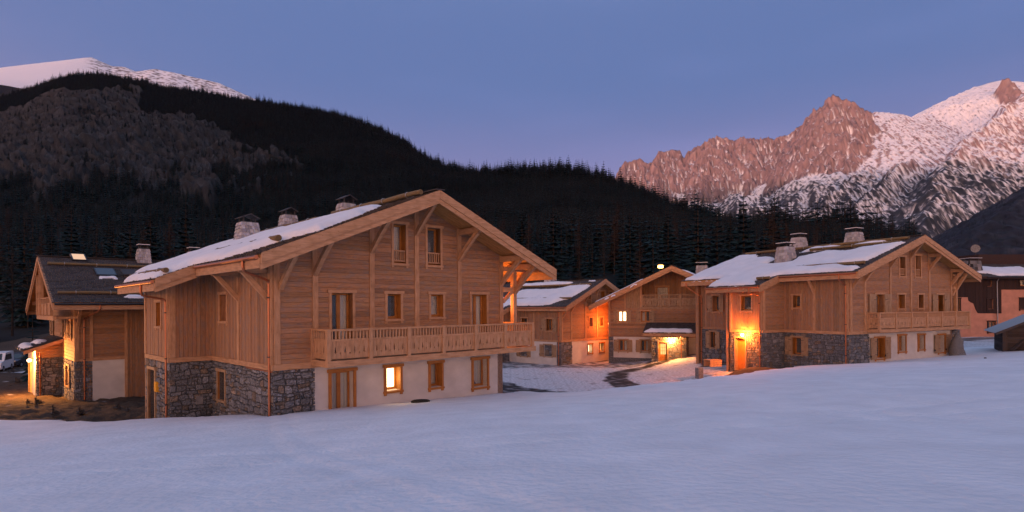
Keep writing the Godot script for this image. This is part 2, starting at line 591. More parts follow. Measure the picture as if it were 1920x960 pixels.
	if o.has("shut"):
		var sw: float = o.shut
		for side in [-1, 1]:
			var q := MB.new()
			var a: float = x0 - cs * 0.35 - sw if side < 0 else x1 + cs * 0.35
			var n := 3
			for k in n:
				q.col = tint(0.92, 0.08)
				q.uo = Vector2(rr(0, 3), rr(0, 1))
				q.bx(Vector3(a + sw * k / n + 0.004, y0 - 0.06, zf + 0.055), Vector3(a + sw * (k + 1) / n - 0.004, y1 + 0.03, zf + 0.085))
			for yy in [y0 + (y1 - y0) * 0.16, y0 + (y1 - y0) * 0.8]:
				q.bx(Vector3(a + 0.02, yy, zf + 0.085), Vector3(a + sw - 0.02, yy + 0.09, zf + 0.105))
			obj("shutter", q, "light_wood", w)
			var hg := MB.new()
			for yy in [y0 + (y1 - y0) * 0.2, y0 + (y1 - y0) * 0.84]:
				hg.bx(Vector3(a if side > 0 else a + sw * 0.6, yy, zf + 0.105), Vector3(a + sw * 0.4 if side > 0 else a + sw, yy + 0.025, zf + 0.112))
			hg.bx(Vector3(a - 0.012, y0 + 0.1, zf + 0.03), Vector3(a + 0.012, y0 + 0.22, zf + 0.12))
			obj("hinge", hg, "dark_metal", w)
	return w
func door(par: Node3D, f: Transform3D, r: Rect2, rev: float, glazed: bool, lit := "") -> void:
	var w := group("door", par, f)
	var x0 := r.position.x
	var x1 := r.end.x
	var y0 := r.position.y
	var y1 := r.end.y
	var b := MB.new()
	var cs := 0.1
	b.bx(Vector3(x0 - cs, y0, -0.02), Vector3(x0, y1, 0.09))
	b.bx(Vector3(x1, y0, -0.02), Vector3(x1 + cs, y1, 0.09))
	b.bx(Vector3(x0 - cs, y1, -0.02), Vector3(x1 + cs, y1 + 0.12, 0.1))
	b.bx(Vector3(x0 - 0.03, y0, -rev - 0.08), Vector3(x0, y1, 0.05))
	b.bx(Vector3(x1, y0, -rev - 0.08), Vector3(x1 + 0.03, y1, 0.05))
	b.bx(Vector3(x0, y1 - 0.002, -rev - 0.08), Vector3(x1, y1 + 0.03, 0.05))
	obj("frame", b, "light_wood", w)
	var q := MB.new()
	var ym := y0 + (y1 - y0) * 0.48
	q.bx(Vector3(x0, y0, -rev - 0.05), Vector3(x1, ym, -rev))
	q.bx(Vector3(x0, ym, -rev - 0.05), Vector3(x0 + 0.13, y1, -rev))
	q.bx(Vector3(x1 - 0.13, ym, -rev - 0.05), Vector3(x1, y1, -rev))
	q.bx(Vector3(x0 + 0.13, y1 - 0.14, -rev - 0.05), Vector3(x1 - 0.13, y1, -rev - 0.002))
	for k in 2:
		var xa := x0 + 0.1 + k * (x1 - x0 - 0.15) / 2.0
		q.bx(Vector3(xa, y0 + 0.15, -rev), Vector3(xa + (x1 - x0) * 0.33, ym - 0.15, -rev + 0.015))
	if glazed:
		for k in 2:
			var xx := x0 + 0.13 + (x1 - x0 - 0.26) * (k + 1) / 3.0
			q.bx(Vector3(xx - 0.014, ym, -rev - 0.04), Vector3(xx + 0.014, y1 - 0.14, -rev - 0.005))
			var yy := ym + (y1 - 0.14 - ym) * (k + 1) / 3.0
			q.bx(Vector3(x0 + 0.13, yy - 0.014, -rev - 0.042), Vector3(x1 - 0.13, yy + 0.014, -rev - 0.006))
	else:
		q.bx(Vector3(x0 + 0.13, ym, -rev - 0.05), Vector3(x1 - 0.13, y1 - 0.14, -rev - 0.01))
	obj("leaf", q, "frame_wood", w)
	if glazed:
		var g := MB.new()
		g.quad(Vector3(x0 + 0.12, ym, -rev - 0.035), Vector3(x1 - 0.12, ym, -rev - 0.035), Vector3(x1 - 0.12, y1 - 0.13, -rev - 0.035), Vector3(x0 + 0.12, y1 - 0.13, -rev - 0.035))
		obj("pane", g, lit if lit else "dark_glass", w)
	var hd := MB.new()
	hd.bx(Vector3(x1 - 0.1, ym - 0.08, -rev), Vector3(x1 - 0.07, ym + 0.06, -rev + 0.04))
	obj("handle", hd, "dark_metal", w)
# a wall lantern with its light
func lantern(par: Node3D, at: Vector3, out: Vector3, mat_name: String, c: Color, energy: float, size := 0.07) -> void:
	var l := group("wall_lamp", par, Transform3D(Basis(), at))
	var b := MB.new()
	b.bar(out * -0.42 + Vector3(0, 0.1, 0), out * 0.02 + Vector3(0, 0.1, 0), 0.03, 0.03)
	b.ring_tube(PackedVector3Array([Vector3(0, 0.075, 0), Vector3(0, 0.13, 0)]), PackedFloat32Array([size * 0.32, size * 0.2]), 8)
	obj("bracket", b, "dark_metal", l)
	var g := MB.new()
	g.ring_tube(PackedVector3Array([Vector3(0, -0.09, 0), Vector3(0, -0.05, 0), Vector3(0, 0.03, 0), Vector3(0, 0.07, 0)]), PackedFloat32Array([size * 0.5, size, size, size * 0.6]), 8)
	obj("bulb", g, mat_name, l)
	var o := OmniLight3D.new()
	o.name = "lamp_light"
	o.light_color = c.linear_to_srgb()
	o.light_energy = energy
	o.light_size = 0.05
	o.omni_range = 80.0
	o.omni_attenuation = 2.0
	o.shadow_enabled = true
	l.add_child(o, true)

# ------------------------------------------------------------------ roofs
# one slope as a sheet: X along the eave, Y up the slope, z out of it
func fr_slope(side: int, eu: float, eh: float, sl: float) -> Transform3D:
	var d := Vector2(1, sl).normalized()
	if side < 0:
		return Transform3D(Basis(Vector3(0, 0, 1), Vector3(d.x, d.y, 0), Vector3(-d.y, d.x, 0)), P(eu, eh, 0))
	return Transform3D(Basis(Vector3(0, 0, -1), Vector3(-d.x, d.y, 0), Vector3(d.y, d.x, 0)), P(eu, eh, 0))
func shingles(par: Node3D, f: Transform3D, x0: float, x1: float, y0: float, y1: float, expo: float, called := "shingles", m := "shingle", base := 0.9) -> void:
	var b := MB.new()
	var y := y0 - 0.05
	while y < y1:
		var x := x0
		while x < x1:
			var w := minf(rr(0.11, 0.24) * (expo / 0.22), x1 - x)
			if w < 0.02:
				break
			b.col = tint(base, 0.28, 0.1)
			b.uo = Vector2(rr(0, 3), rr(0, 3))
			var ya := y + rr(-0.02, 0.02)
			var yb := minf(y + expo * 1.25, y1)
			var t := rr(0.035, 0.055)
			var g := 0.004
			b.quad(Vector3(x + g, ya, t), Vector3(x + w - g, ya, t), Vector3(x + w - g, yb, 0.012), Vector3(x + g, yb, 0.012), -1, -1, true)
			b.quad(Vector3(x + g, ya, 0), Vector3(x + w - g, ya, 0), Vector3(x + w - g, ya, t), Vector3(x + g, ya, t))
			x += w
		y += expo
	obj(called, b, m, par, f, "stuff")
# snow lying on a slope inside an outline given on the sheet
func roof_snow(called: String, label: String, house: Node3D, f: Transform3D, polys: Array, cell: float, depth: float, grp: String) -> void:
	var lo := Vector2(INF, INF)
	var hi := -lo
	for p in polys:
		for q in p:
			lo = lo.min(q)
			hi = hi.max(q)
	lo -= Vector2(0.5, 0.5)
	hi += Vector2(0.5, 0.5)
	var nx := int((hi.x - lo.x) / cell) + 2
	var ny := int((hi.y - lo.y) / cell) + 2
	var ds := PackedFloat32Array()
	ds.resize(nx * ny)
	for j in ny:
		for i in nx:
			var q := lo + Vector2(i, j) * cell
			var best := -9.0
			for p: PackedVector2Array in polys:
				var d := 1e9
				for k in p.size():
					d = minf(d, q.distance_squared_to(Geometry2D.get_closest_point_to_segment(q, p[k], p[(k + 1) % p.size()])))
				d = sqrt(d)
				if not Geometry2D.is_point_in_polygon(q, p):
					d = -d
				best = maxf(best, d)
			ds[j * nx + i] = best + noise_a.get_noise_2d(q.x * 14.0, q.y * 14.0) * 0.16 + noise_b.get_noise_2d(q.x * 60.0, q.y * 60.0) * 0.06
	var b := MB.new()
	var id := PackedInt32Array()
	id.resize(nx * ny)
	for j in ny:
		for i in nx:
			var q := lo + Vector2(i, j) * cell
			var d := ds[j * nx + i]
			var z := depth * (1.0 - exp(-maxf(d, 0.0) / (depth * 1.1))) * (1.0 + 0.35 * noise_b.get_noise_2d(q.x * 9.0, q.y * 9.0)) + 0.055
			if d < 0.0:
				z = 0.055 + d * 1.2
			id[j * nx + i] = b.v.size()
			b.v.append(Vector3(q.x, q.y, z))
			b.n.append(Vector3.BACK)
			b.t.append(q)
			b.c.append(Color.WHITE)
	for j in ny - 1:
		for i in nx - 1:
			var a := j * nx + i
			if maxf(maxf(ds[a], ds[a + 1]), maxf(ds[a + nx], ds[a + nx + 1])) < 0.0:
				continue
			for k in [a, a + nx, a + 1, a + 1, a + nx, a + nx + 1]:
				b.ix.append(k)
	smooth(b)
	var o := obj(called, b, "snow", self, house.transform * f)
	tag(o, label, "snow", grp, "stuff")
func smooth(b: MB) -> void:
	b.n.fill(Vector3.ZERO)
	for k in range(0, b.ix.size(), 3):
		var p := b.v[b.ix[k]]
		var nn := (b.v[b.ix[k + 2]] - p).cross(b.v[b.ix[k + 1]] - p)
		for i in 3:
			b.n[b.ix[k + i]] += nn
	for k in b.n.size():
		b.n[k] = b.n[k].normalized() if b.n[k].length_squared() > 0 else Vector3.UP
func log_guard(par: Node3D, f: Transform3D, x0: float, x1: float, y: float, r: float, clamps: int) -> void:
	var g := group("snow_guard", par, f)
	var b := MB.new()
	b.col = tint(0.95, 0.12, 0.05)
	var path := PackedVector3Array()
	var rad := PackedFloat32Array()
	for k in 7:
		path.append(Vector3(lerpf(x0, x1, k / 6.0), y + rr(-0.02, 0.02), r + 0.06 + rr(-0.01, 0.01)))
		rad.append(r * rr(0.88, 1.06))
	b.ring_tube(path, rad, 9)
	obj("log", b, "log_bark", g)
	for k in clamps:
		var x := lerpf(x0, x1, (k + 0.5) / clamps)
		var c := MB.new()
		var ring := PackedVector3Array()
		for i in 9:
			var a := TAU * i / 8.0
			ring.append(Vector3(x, y + cos(a) * r * 1.12, r + 0.06 + sin(a) * r * 1.12))
		c.tube(ring, 0.018, 5)
		c.bx(Vector3(x - 0.02, y - 0.02, 0.0), Vector3(x + 0.02, y + r * 2.6, 0.05))
		obj("clamp", c, "tin_sheet", g)
func chimney(par: Node3D, at: Vector3, half: float, top: float, ht: float, rows: int, singly: bool, cap: int, base := 0.95) -> void:
	var c := group("chimney", par, Transform3D(Basis(), at))
	var core := MB.new()
	core.ring_tube(PackedVector3Array([Vector3(0, -0.9, 0), Vector3(0, ht - 0.02, 0)]), PackedFloat32Array([half * 1.55, top * 1.3]), 4)
	var o := obj("stack", core, "slate", c)
	o.rotation.y = PI / 4
	for face in 4:
		var f := Transform3D(Basis(Vector3.UP, face * PI / 2), Vector3.ZERO)
		var all := MB.new()
		for k in range(-1, rows):
			var ta := float(k) / rows
			var tb := float(k + 1) / rows
			var wa := lerpf(half, top, ta)
			var wb := lerpf(half, top, tb)
			var x := -wa
			while x < wa - 0.02:
				var w := minf(rr(0.09, 0.2) * half / 0.4, wa - x)
				if wa - x - w < 0.06:
					w = wa - x
				var b := MB.new() if singly else all
				b.col = tint(base * 0.85, 0.26, 0.06)
				b.uo = Vector2(rr(0, 3), rr(0, 3))
				var xa := x + 0.007
				var xb := x + w - 0.007
				var ca := xa * wb / wa
				var cb := xb * wb / wa
				var t := rr(0.045, 0.065)
				var ja := rr(-0.012, 0.012)
				b.quad(Vector3(xa, ht * ta + ja, wa + t), Vector3(xb, ht * ta + ja, wa + t), Vector3(cb, ht * tb, wb + 0.012), Vector3(ca, ht * tb, wb + 0.012), -1, -1, true)
				b.quad(Vector3(xa, ht * ta + ja, wa - 0.02), Vector3(xb, ht * ta + ja, wa - 0.02), Vector3(xb, ht * ta + ja, wa + t), Vector3(xa, ht * ta + ja, wa + t))
				b.quad(Vector3(xb, ht * ta + ja, wa + t), Vector3(xb, ht * ta + ja, wa - 0.02), Vector3(cb, ht * tb, wb - 0.02), Vector3(cb, ht * tb, wb + 0.012))
				b.quad(Vector3(xa, ht * ta + ja, wa - 0.02), Vector3(xa, ht * ta + ja, wa + t), Vector3(ca, ht * tb, wb + 0.012), Vector3(ca, ht * tb, wb - 0.02))
				if singly:
					obj("shingle", b, "chimney_shingle", c, f)
				x += w
		if not singly:
			obj("shingle_face", all, "chimney_shingle", c, f, "stuff")
	var k := MB.new()
	k.bx(Vector3(-top, ht, -top), Vector3(top, ht + 0.04, top))
	for sx in [-1, 1]:
		for sz in [-1, 1]:
			k.bx(Vector3(sx * top * 0.75 - 0.025, ht + 0.04, sz * top * 0.75 - 0.025), Vector3(sx * top * 0.75 + 0.025, ht + 0.24, sz * top * 0.75 + 0.025))
	var w := top * 1.2
	if cap == 0:     # flat slate
		k.bx(Vector3(-w, ht + 0.24, -w), Vector3(w, ht + 0.28, w))
	else:            # two leaning slates
		for sx in [-1, 1]:
			k.bar(Vector3(sx * w, ht + 0.2, 0), Vector3(0, ht + 0.4, 0), w * 2.0, 0.04)
	obj("cap", k, "slate", c)
	if cap == 0:
		var sn := MB.new()
		sn.bx(Vector3(-w * 0.95, ht + 0.283, -w * 0.95), Vector3(w * 0.95, ht + 0.32, w * 0.95))
		obj("snow_cover", sn, "snow", c)
func gutter(par: Node3D, a: Vector3, b2: Vector3, m := "copper", r := 0.065) -> void:
	var b := MB.new()
	b.tube(PackedVector3Array([a, b2]), r, 8)
	obj("gutter", b, m, par)
func downpipe(par: Node3D, pts: PackedVector3Array, m := "copper", r := 0.04) -> void:
	var b := MB.new()
	var path := PackedVector3Array()
	for k in pts.size():
		if k == 0 or k == pts.size() - 1:
			path.append(pts[k])
			continue
		var i := (pts[k - 1] - pts[k])
		var o := (pts[k + 1] - pts[k])
		var q := minf(0.12, minf(i.length(), o.length()) * 0.4)
		for s in 4:
			var tt := s / 3.0
			path.append((pts[k] + i.normalized() * q).lerp(pts[k], tt).lerp(pts[k].lerp(pts[k] + o.normalized() * q, tt), tt))
	b.tube(path, r, 8)
	var d := obj("downpipe", b, m, par)
	var c := MB.new()
	var last := pts[pts.size() - 1]
	var prev := pts[pts.size() - 2]
	for k in 3:
		var q := prev.lerp(last, 0.1 + 0.35 * k)
		c.bx(q - Vector3(r * 1.35, 0.02, r * 1.35), q + Vector3(r * 1.35, 0.02, r * 1.35))
	obj("pipe_clip", c, "dark_metal", d)
# a bracket under a purlin: strut from the wall out to the purlin's end
func brace(par: Node3D, u: float, h: float, reach: float, drop: float, m := "trim_wood", sz := 0.15) -> void:
	var b := MB.new()
	b.col = tint(0.92, 0.08)
	b.uo = Vector2(rr(0, 3), rr(0, 1))
	var pts := 4
	for k in pts:
		var ta := float(k) / pts
		var tb := float(k + 1) / pts
		var pa := P(u, h - drop * (1 - ta) + 0.05 * sin(ta * PI), -0.03 - reach * ta)
		var pb := P(u, h - drop * (1 - tb) + 0.05 * sin(tb * PI), -0.03 - reach * tb)
		b.bar(pa, pb + (pb - pa) * 0.06, sz, sz * 1.1)
	obj("brace", b, m, par)
func purlin(par: Node3D, u: float, top: float, v0: float, v1: float, m := "trim_wood", w := 0.18, h := 0.24) -> void:
	var b := MB.new()
	b.col = tint(0.92, 0.08)
	var pr := PackedVector2Array([Vector2(0.07, -h), Vector2(v1 - v0, -h), Vector2(v1 - v0, 0), Vector2(0.0, 0), Vector2(0.0, -h * 0.45)])
	b.slab(pr, -w / 2, w / 2, false, 0.012, true)
	obj("purlin", b, m, par, Transform3D(Basis(Vector3(0, 0, -1), Vector3.UP, Vector3(1, 0, 0)), P(u, top, v0)))
func corner_post(par: Node3D, f: Transform3D, x: float, y0: float, y1: float, w: float, m := "trim_wood", z := 0.075) -> void:
	var b := MB.new()
	b.col = tint(0.92, 0.06)
	b.uo = Vector2(rr(0, 3), rr(0, 1))
	b.slab(rect(x - w / 2, y0, x + w / 2, y1), -0.01, z, true, 0.012)
	obj("post", b, m, par, f)
func rail_board(par: Node3D, f: Transform3D, x0: float, x1: float, y0: float, y1: float, z0: float, z1: float, m: String, called := "trim_board") -> void:
	var b := MB.new()
	b.col = tint(0.93, 0.05)
	b.uo = Vector2(rr(0, 3), rr(0, 1))
	b.slab(rect(x0, y0, x1, y1), z0, z1, false, 0.01, true)
	obj(called, b, m, par, f)
# a length of balcony front in a sheet, from x0 to x1: y0 floor line, y1 top of the hand rail
func half_tree(w: float) -> Array:      # the profile cut out of a board's edge: depth at heights 0..1 of the panel
	return [Vector2(0.0, 0.29), Vector2(0.008, 0.295), Vector2(0.008, 0.36), Vector2(0.030 * w, 0.365), Vector2(0.012, 0.46), Vector2(0.024 * w, 0.465), Vector2(0.008, 0.56), Vector2(0.015 * w, 0.565), Vector2(0.0, 0.7)]
func half_heart() -> Array:
	return [Vector2(0.0, 0.24), Vector2(0.024, 0.31), Vector2(0.012, 0.345), Vector2(0.0, 0.325)]
func half_dot() -> Array:
	return [Vector2(0.0, 0.68), Vector2(0.012, 0.705), Vector2(0.0, 0.73)]
func balcony_bay(par: Node3D, f: Transform3D, x0: float, x1: float, y0: float, y1: float, nb: int, nbal: int, singly: bool, m := "trim_wood", style := 0) -> void:
	var ht := y1 - y0
	var ym := y0 + ht * 0.61
	var w := (x1 - x0) / nb
	var all := MB.new()
	rail_board(par, f, x0, x1, ym, ym + 0.07, -0.035, 0.035, m, "mid_rail")
	rail_board(par, f, x0, x1, y0 + 0.055, y0 + 0.075, -0.02, 0.02, m, "bottom_rail")
	var pb := y0 + 0.06
	var ph := ym - pb
	for k in nb:
		var a := x0 + w * k + 0.0015
		var e := x0 + w * (k + 1) - 0.0015
		var p := PackedVector2Array([Vector2(a, pb), Vector2(e, pb)])
		var odd := (k % 2) == 1
		# right edge going up, then left edge going down
		var right: Array = half_tree(1.3) if not odd else half_heart() + half_dot()
		var left: Array = half_tree(1.3) if odd else half_heart() + half_dot()
		if style == 1:
			right = [Vector2(0.0, 0.2), Vector2(0.04, 0.24), Vector2(0.04, 0.36), Vector2(0.012, 0.42), Vector2(0.012, 0.6), Vector2(0.045, 0.66), Vector2(0.045, 0.74), Vector2(0.0, 0.8)] if not odd else [Vector2(0.0, 0.42), Vector2(0.035, 0.52), Vector2(0.0, 0.62)]
			left = [Vector2(0.0, 0.2), Vector2(0.04, 0.24), Vector2(0.04, 0.36), Vector2(0.012, 0.42), Vector2(0.012, 0.6), Vector2(0.045, 0.66), Vector2(0.045, 0.74), Vector2(0.0, 0.8)] if odd else [Vector2(0.0, 0.42), Vector2(0.035, 0.52), Vector2(0.0, 0.62)]
		if k < nb - 1:
			for q: Vector2 in right:
				p.append(Vector2(e - q.x, pb + ph * q.y))
		p.append(Vector2(e, ym))
		p.append(Vector2(a, ym))
		if k > 0:
			for i in left.size():
				var q: Vector2 = left[left.size() - 1 - i]
				p.append(Vector2(a + q.x, pb + ph * q.y))
		var b := MB.new() if singly else all
		b.col = tint(0.92, 0.035, 0.02)
		b.uo = Vector2(rr(0, 3), rr(0, 1))
		b.slab(p, -0.014, 0.014, true, 0.0, true)
		if singly:
			obj("panel_board", b, m, par, f)
	var bal := MB.new()
	for k in nbal:
		var x := x0 + (x1 - x0) * (k + 0.5) / nbal
		var b := MB.new() if singly else bal
		b.col = tint(0.95, 0.06)
		b.bx(Vector3(x - 0.024, ym + 0.07, -0.024), Vector3(x + 0.024, y1 - 0.07, 0.024))
		if singly:
			obj("baluster", b, m, par, f)
	if not singly:
		obj("panel_boards", all, m, par, f, "stuff")
		obj("balusters", bal, m, par, f, "stuff")
	rail_board(par, f, x0, x1, y1 - 0.07, y1, -0.05, 0.05, m, "hand_rail")
func balcony_post(par: Node3D, at: Vector3, h0: float, h1: float, m := "trim_wood") -> void:
	var b := MB.new()
	b.col = tint(0.95, 0.05)
	b.bx(at + Vector3(-0.07, h0, -0.07), at + Vector3(0.07, h1, 0.07))
	obj("newel_post", b, m, par)

# ------------------------------------------------------------------ a gabled chalet: ridge along v, gable at v = 0
func roof_h(c: Dictionary, u: float) -> float:
	return c.rh - c.sl * absf(u - c.ru)
func gable_roof(h: Node3D, c: Dictionary) -> void:
	var vf: float = c.vf
	var vb: float = c.vb
	var ru: float = c.ru
	var rh: float = c.rh
	var eu: float = c.eu
	var er: float = c.er
	var eh := roof_h(c, eu)
	var hr := roof_h(c, er)
	var f := fr_front(0)
	var deck := MB.new()
	deck.slab(PackedVector2Array([Vector2(eu, eh - 0.14), Vector2(ru, rh - 0.14), Vector2(ru, rh), Vector2(eu, eh)]), -vb, -vf, false, 0.0, true)
	deck.slab(PackedVector2Array([Vector2(ru, rh - 0.14), Vector2(er, hr - 0.14), Vector2(er, hr), Vector2(ru, rh)]), -vb, -vf, false, 0.0, true)
	var roof := group("roof", h)
	obj("deck", deck, "soffit_wood", roof)
	# boards under the overhang
	var nb: int = c.get("soffit", 8)
	for k in nb:
		var za := -vf - (-vf) * k / nb - 0.008
		var zb := -vf - (-vf) * (k + 1) / nb + 0.008
		for s in 2:
			var b := MB.new()
			b.col = tint(0.92, 0.1)
			b.uo = Vector2(rr(0, 3), rr(0, 1))
			var e := eu if s == 0 else er
			var ehh := eh if s == 0 else hr
			var p := PackedVector2Array([Vector2(e, ehh - 0.165), Vector2(ru, rh - 0.165), Vector2(ru, rh - 0.143), Vector2(e, ehh - 0.143)])
			b.slab(p, zb, za, false, 0.0, true)
			obj("soffit_board", b, "soffit_wood", roof)
	# the two boards of each rake
	for s in 2:
		var e := eu if s == 0 else er
		var ehh := eh if s == 0 else hr
		for k in 2:
			var b := MB.new()
			b.col = tint(0.95, 0.04)
			b.uo = Vector2(rr(0, 3), rr(0, 1))
			var t0 := 0.03 if k == 0 else -0.27
			var t1 := -0.29 if k == 0 else -0.47
			var out := 0.06 if k == 0 else 0.012
			var p := PackedVector2Array([Vector2(e, ehh + t1), Vector2(ru, rh + t1), Vector2(ru, rh + t0), Vector2(e, ehh + t0)])
			b.slab(p, -vf - 0.03, -vf + out, false, 0.012, true)
			obj("rake_board", b, "trim_wood", roof)
	var fm: String = c.get("fascia", "trim_wood")
	rail_board(roof, fr_left(eu), -vb, -vf - 0.0, eh - 0.42, eh - 0.12, 0.0, 0.05, fm, "fascia")
	rail_board(roof, fr_right(er), vf, vb, hr - 0.42, hr - 0.12, 0.0, 0.05, fm, "fascia")
	var sp := 0.22 if c.singly else 0.3
	var fl := fr_slope(-1, eu, eh, c.sl)
	var fr := fr_slope(1, er, hr, c.sl)
	var ll := (ru - eu) * sqrt(1.0 + c.sl * c.sl)
	var lr := (er - ru) * sqrt(1.0 + c.sl * c.sl)
	shingles(roof, fl, -vb, -vf + 0.07, 0.0, ll, sp)
	shingles(roof, fr, vf - 0.07, vb, 0.0, lr, sp * (1.0 if c.get("right_seen", false) else 1.6))
	var cap := MB.new()
	cap.bar(P(ru - 0.09, rh + 0.03, vf - 0.1), P(ru - 0.09, rh + 0.03, vb), 0.24, 0.03)
	cap.bar(P(ru + 0.07, rh + 0.045, vf - 0.1), P(ru + 0.07, rh + 0.045, vb), 0.24, 0.03)
	obj("ridge_cap", cap, "shingle", roof)
	for u in c.get("purlins", []):
		purlin(roof, u, roof_h(c, u) - 0.17 - absf(signf(u - ru)) * 0.03, vf + 0.12, 0.3)
	if c.has("wing"):
		var w: Array = c.wing      # wu, v0, v1, rv0, rv1, weu
		var we: float = w[5]
		var weh := roof_h(c, we)
		var d := MB.new()
		d.slab(PackedVector2Array([Vector2(we, weh - 0.14), Vector2(eu, eh - 0.14), Vector2(eu, eh), Vector2(we, weh)]), -w[4], -w[3], false, 0.0, true)
		obj("deck", d, "soffit_wood", roof)
		for k in 2:
			var b := MB.new()
			b.col = tint(0.92, 0.04)
			var t0 := 0.03 if k == 0 else -0.27
			var t1 := -0.29 if k == 0 else -0.47
			var p := PackedVector2Array([Vector2(we, weh + t1), Vector2(eu + 0.1, eh + t1 + 0.1 * c.sl), Vector2(eu + 0.1, eh + t0 + 0.1 * c.sl), Vector2(we, weh + t0)])
			b.slab(p, -w[3] - 0.03, -w[3] + (0.05 if k == 0 else 0.01), false, 0.012, true)
			obj("rake_board", b, "trim_wood", roof)
		rail_board(roof, fr_left(we), -w[4], -w[3], weh - 0.42, weh - 0.12, 0.0, 0.05, "trim_wood", "fascia")
		shingles(roof, fl, -w[4], -w[3] + 0.05, -(eu - we) * sqrt(1.0 + c.sl * c.sl), 0.02, sp)
		gutter(roof, P(we - 0.1, weh - 0.1, w[3] - 0.02), P(we - 0.1, weh - 0.1, w[4]))
		gutter(roof, P(eu - 0.1, eh - 0.1, vf + 0.05), P(eu - 0.1, eh - 0.1, w[3] - 0.1))
	else:
		gutter(roof, P(eu - 0.1, eh - 0.1, vf + 0.05), P(eu - 0.1, eh - 0.1, vb))
func stripes(xs: Array, w: float, lo: float, hi: float) -> Array:
	var out: Array = []
	for x in xs:
		out.append(Rect2(x - w / 2, lo, w, hi - lo))
	return out
func add_windows(h: Node3D, f: Transform3D, list: Array) -> void:
	for q in list:
		window(h, f, hole(q[0]), q[1])
func holes_of(list: Array, pad: float) -> Array:
	var out: Array = []
	for q in list:
		out.append(hole(q[0], pad))
	return out
func gable_chalet(c: Dictionary) -> Node3D:
	var h := thing(c.called, c.label, "chalet", c.at, c.yaw)
	var s: bool = c.singly
	var W: float = c.W
	var base: float = c.base
	var tw := 0.2
	gable_roof(h, c)
	# --- gable front
	var top := PackedVector2Array([Vector2(0, 0), Vector2(W, 0), Vector2(W, roof_h(c, W) - 0.16), Vector2(c.ru, c.rh - 0.16), Vector2(0, roof_h(c, 0.0) - 0.16)])
	var f := fr_front(0)
	var ups: Array = c.up
	var downs: Array = c.down
	wall_core("gable_wall", h, f, top, holes_of(ups, 0.0), 0.35, "facade_wood")
	var cl := group("gable_boards", h)
	boards(cl, f, top, holes_of(ups, 0.09) + stripes(c.pil, tw * 0.8, -1, 9) + [Rect2(0, -0.01, W, 0.2)], false, c.pitch, "facade_wood", s)
	for x in c.pil:
		corner_post(cl, f, x, 0.2, roof_h(c, x) - 0.17, tw)
	rail_board(cl, f, 0, W, 0.0, 0.2, -0.01, 0.07, "trim_wood")
	add_windows(h, f, ups)
	var su: float = c.stone_u
	var g := PackedVector2Array([Vector2(su, base), Vector2(W, base), Vector2(W, 0), Vector2(su, 0)])
	wall_core("rendered_wall", h, f, g, holes_of(downs, 0.0), 0.35, "stucco")
	add_windows(h, f, downs)
	var stw := group("stone_wall", h)
	wall_core("mortar", stw, f, rect(0, base, su, 0), [], 0.35, "mortar", -0.02)
	rubble(stw, f, rect(0, base, su + 0.02, 0), [], c.stone, s)
	# --- left side, in front of the wing
	var w: Array = c.wing
	var sl_top := roof_h(c, 0.0) - 0.17
	var fl := fr_left(0)
	var sd: Array = c.side
	var sdl: Array = c.side_low
	wall_core("side_wall", h, fl, rect(-c.depth, 0, -0.05, sl_top), holes_of(sd, 0.0), 0.3, "facade_wood")
	var cs := group("side_boards", h)
	boards(cs, fl, rect(-w[1], 0.18, 0, sl_top), holes_of(sd, 0.09) + stripes([-0.1, -w[1] * 0.5], 0.14, -1, 9), true, c.pitch * 0.9, "facade_wood", s, 0.03, 0.09)
	for x in [-0.1, -w[1] * 0.5]:
		corner_post(cs, fl, x, 0.18, sl_top, 0.19)
	rail_board(cs, fl, -w[1], 0.07, 0.0, 0.18, -0.01, 0.065, "trim_wood")
	add_windows(h, fl, sd)
	wall_core("mortar", stw, fl, rect(-c.depth, base, -0.05, 0), holes_of(sdl, 0.0), 0.3, "mortar", -0.02)
	rubble(stw, fl, rect(-w[1], base + c.get("dig", 0.0), 0.0, -0.01), holes_of(sdl, 0.1), c.stone, s)
	add_windows(h, fl, sdl)
	# --- wing
	var ff := fr_front(w[1])
	var wt := PackedVector2Array([Vector2(w[0], 0), Vector2(0, 0), Vector2(0, sl_top), Vector2(w[0], roof_h(c, w[0]) - 0.16)])
	wall_core("wing_wall", h, ff, wt, [], 0.25, "facade_wood")
	var cw := group("wing_boards", h)
	boards(cw, ff, PackedVector2Array([Vector2(w[0], 0.18), Vector2(0, 0.18), Vector2(0, sl_top), Vector2(w[0], roof_h(c, w[0]) - 0.16)]), stripes([w[0] + 0.1], 0.14, -1, 9), c.get("wing_up", true), c.pitch * 0.9, "facade_wood", s, 0.03, 0.08)
	corner_post(cw, ff, w[0] + 0.1, 0.18, roof_h(c, w[0] + 0.1) - 0.17, 0.19)
	rail_board(cw, ff, w[0], 0, 0.0, 0.18, -0.01, 0.065, "trim_wood")
	wall_core("mortar", stw, ff, rect(w[0], base, 0, 0), [], 0.25, "mortar", -0.02)
	rubble(stw, ff, rect(w[0], base + c.get("dig", 0.0), -0.02, -0.01), [], c.stone, s)
	var fw := fr_left(w[0])
	var ww: Array = c.wing_win
	var wd: Rect2 = hole(c.wing_door)
	var wtop := roof_h(c, w[0]) - 0.17
	wall_core("wing_wall", h, fw, rect(-w[2], 0, -w[1] - 0.05, wtop), holes_of(ww, 0.0), 0.25, "facade_wood")
	boards(cw, fw, rect(-w[2], 0.18, -w[1], wtop), holes_of(ww, 0.09) + stripes([-w[2] + 0.1, -w[1] - 0.1], 0.14, -1, 9), true, c.pitch * 0.9, "facade_wood", s, 0.03, 0.08)
	for x in [-w[2] + 0.1, -w[1] - 0.1]:
		corner_post(cw, fw, x, 0.18, wtop, 0.19)
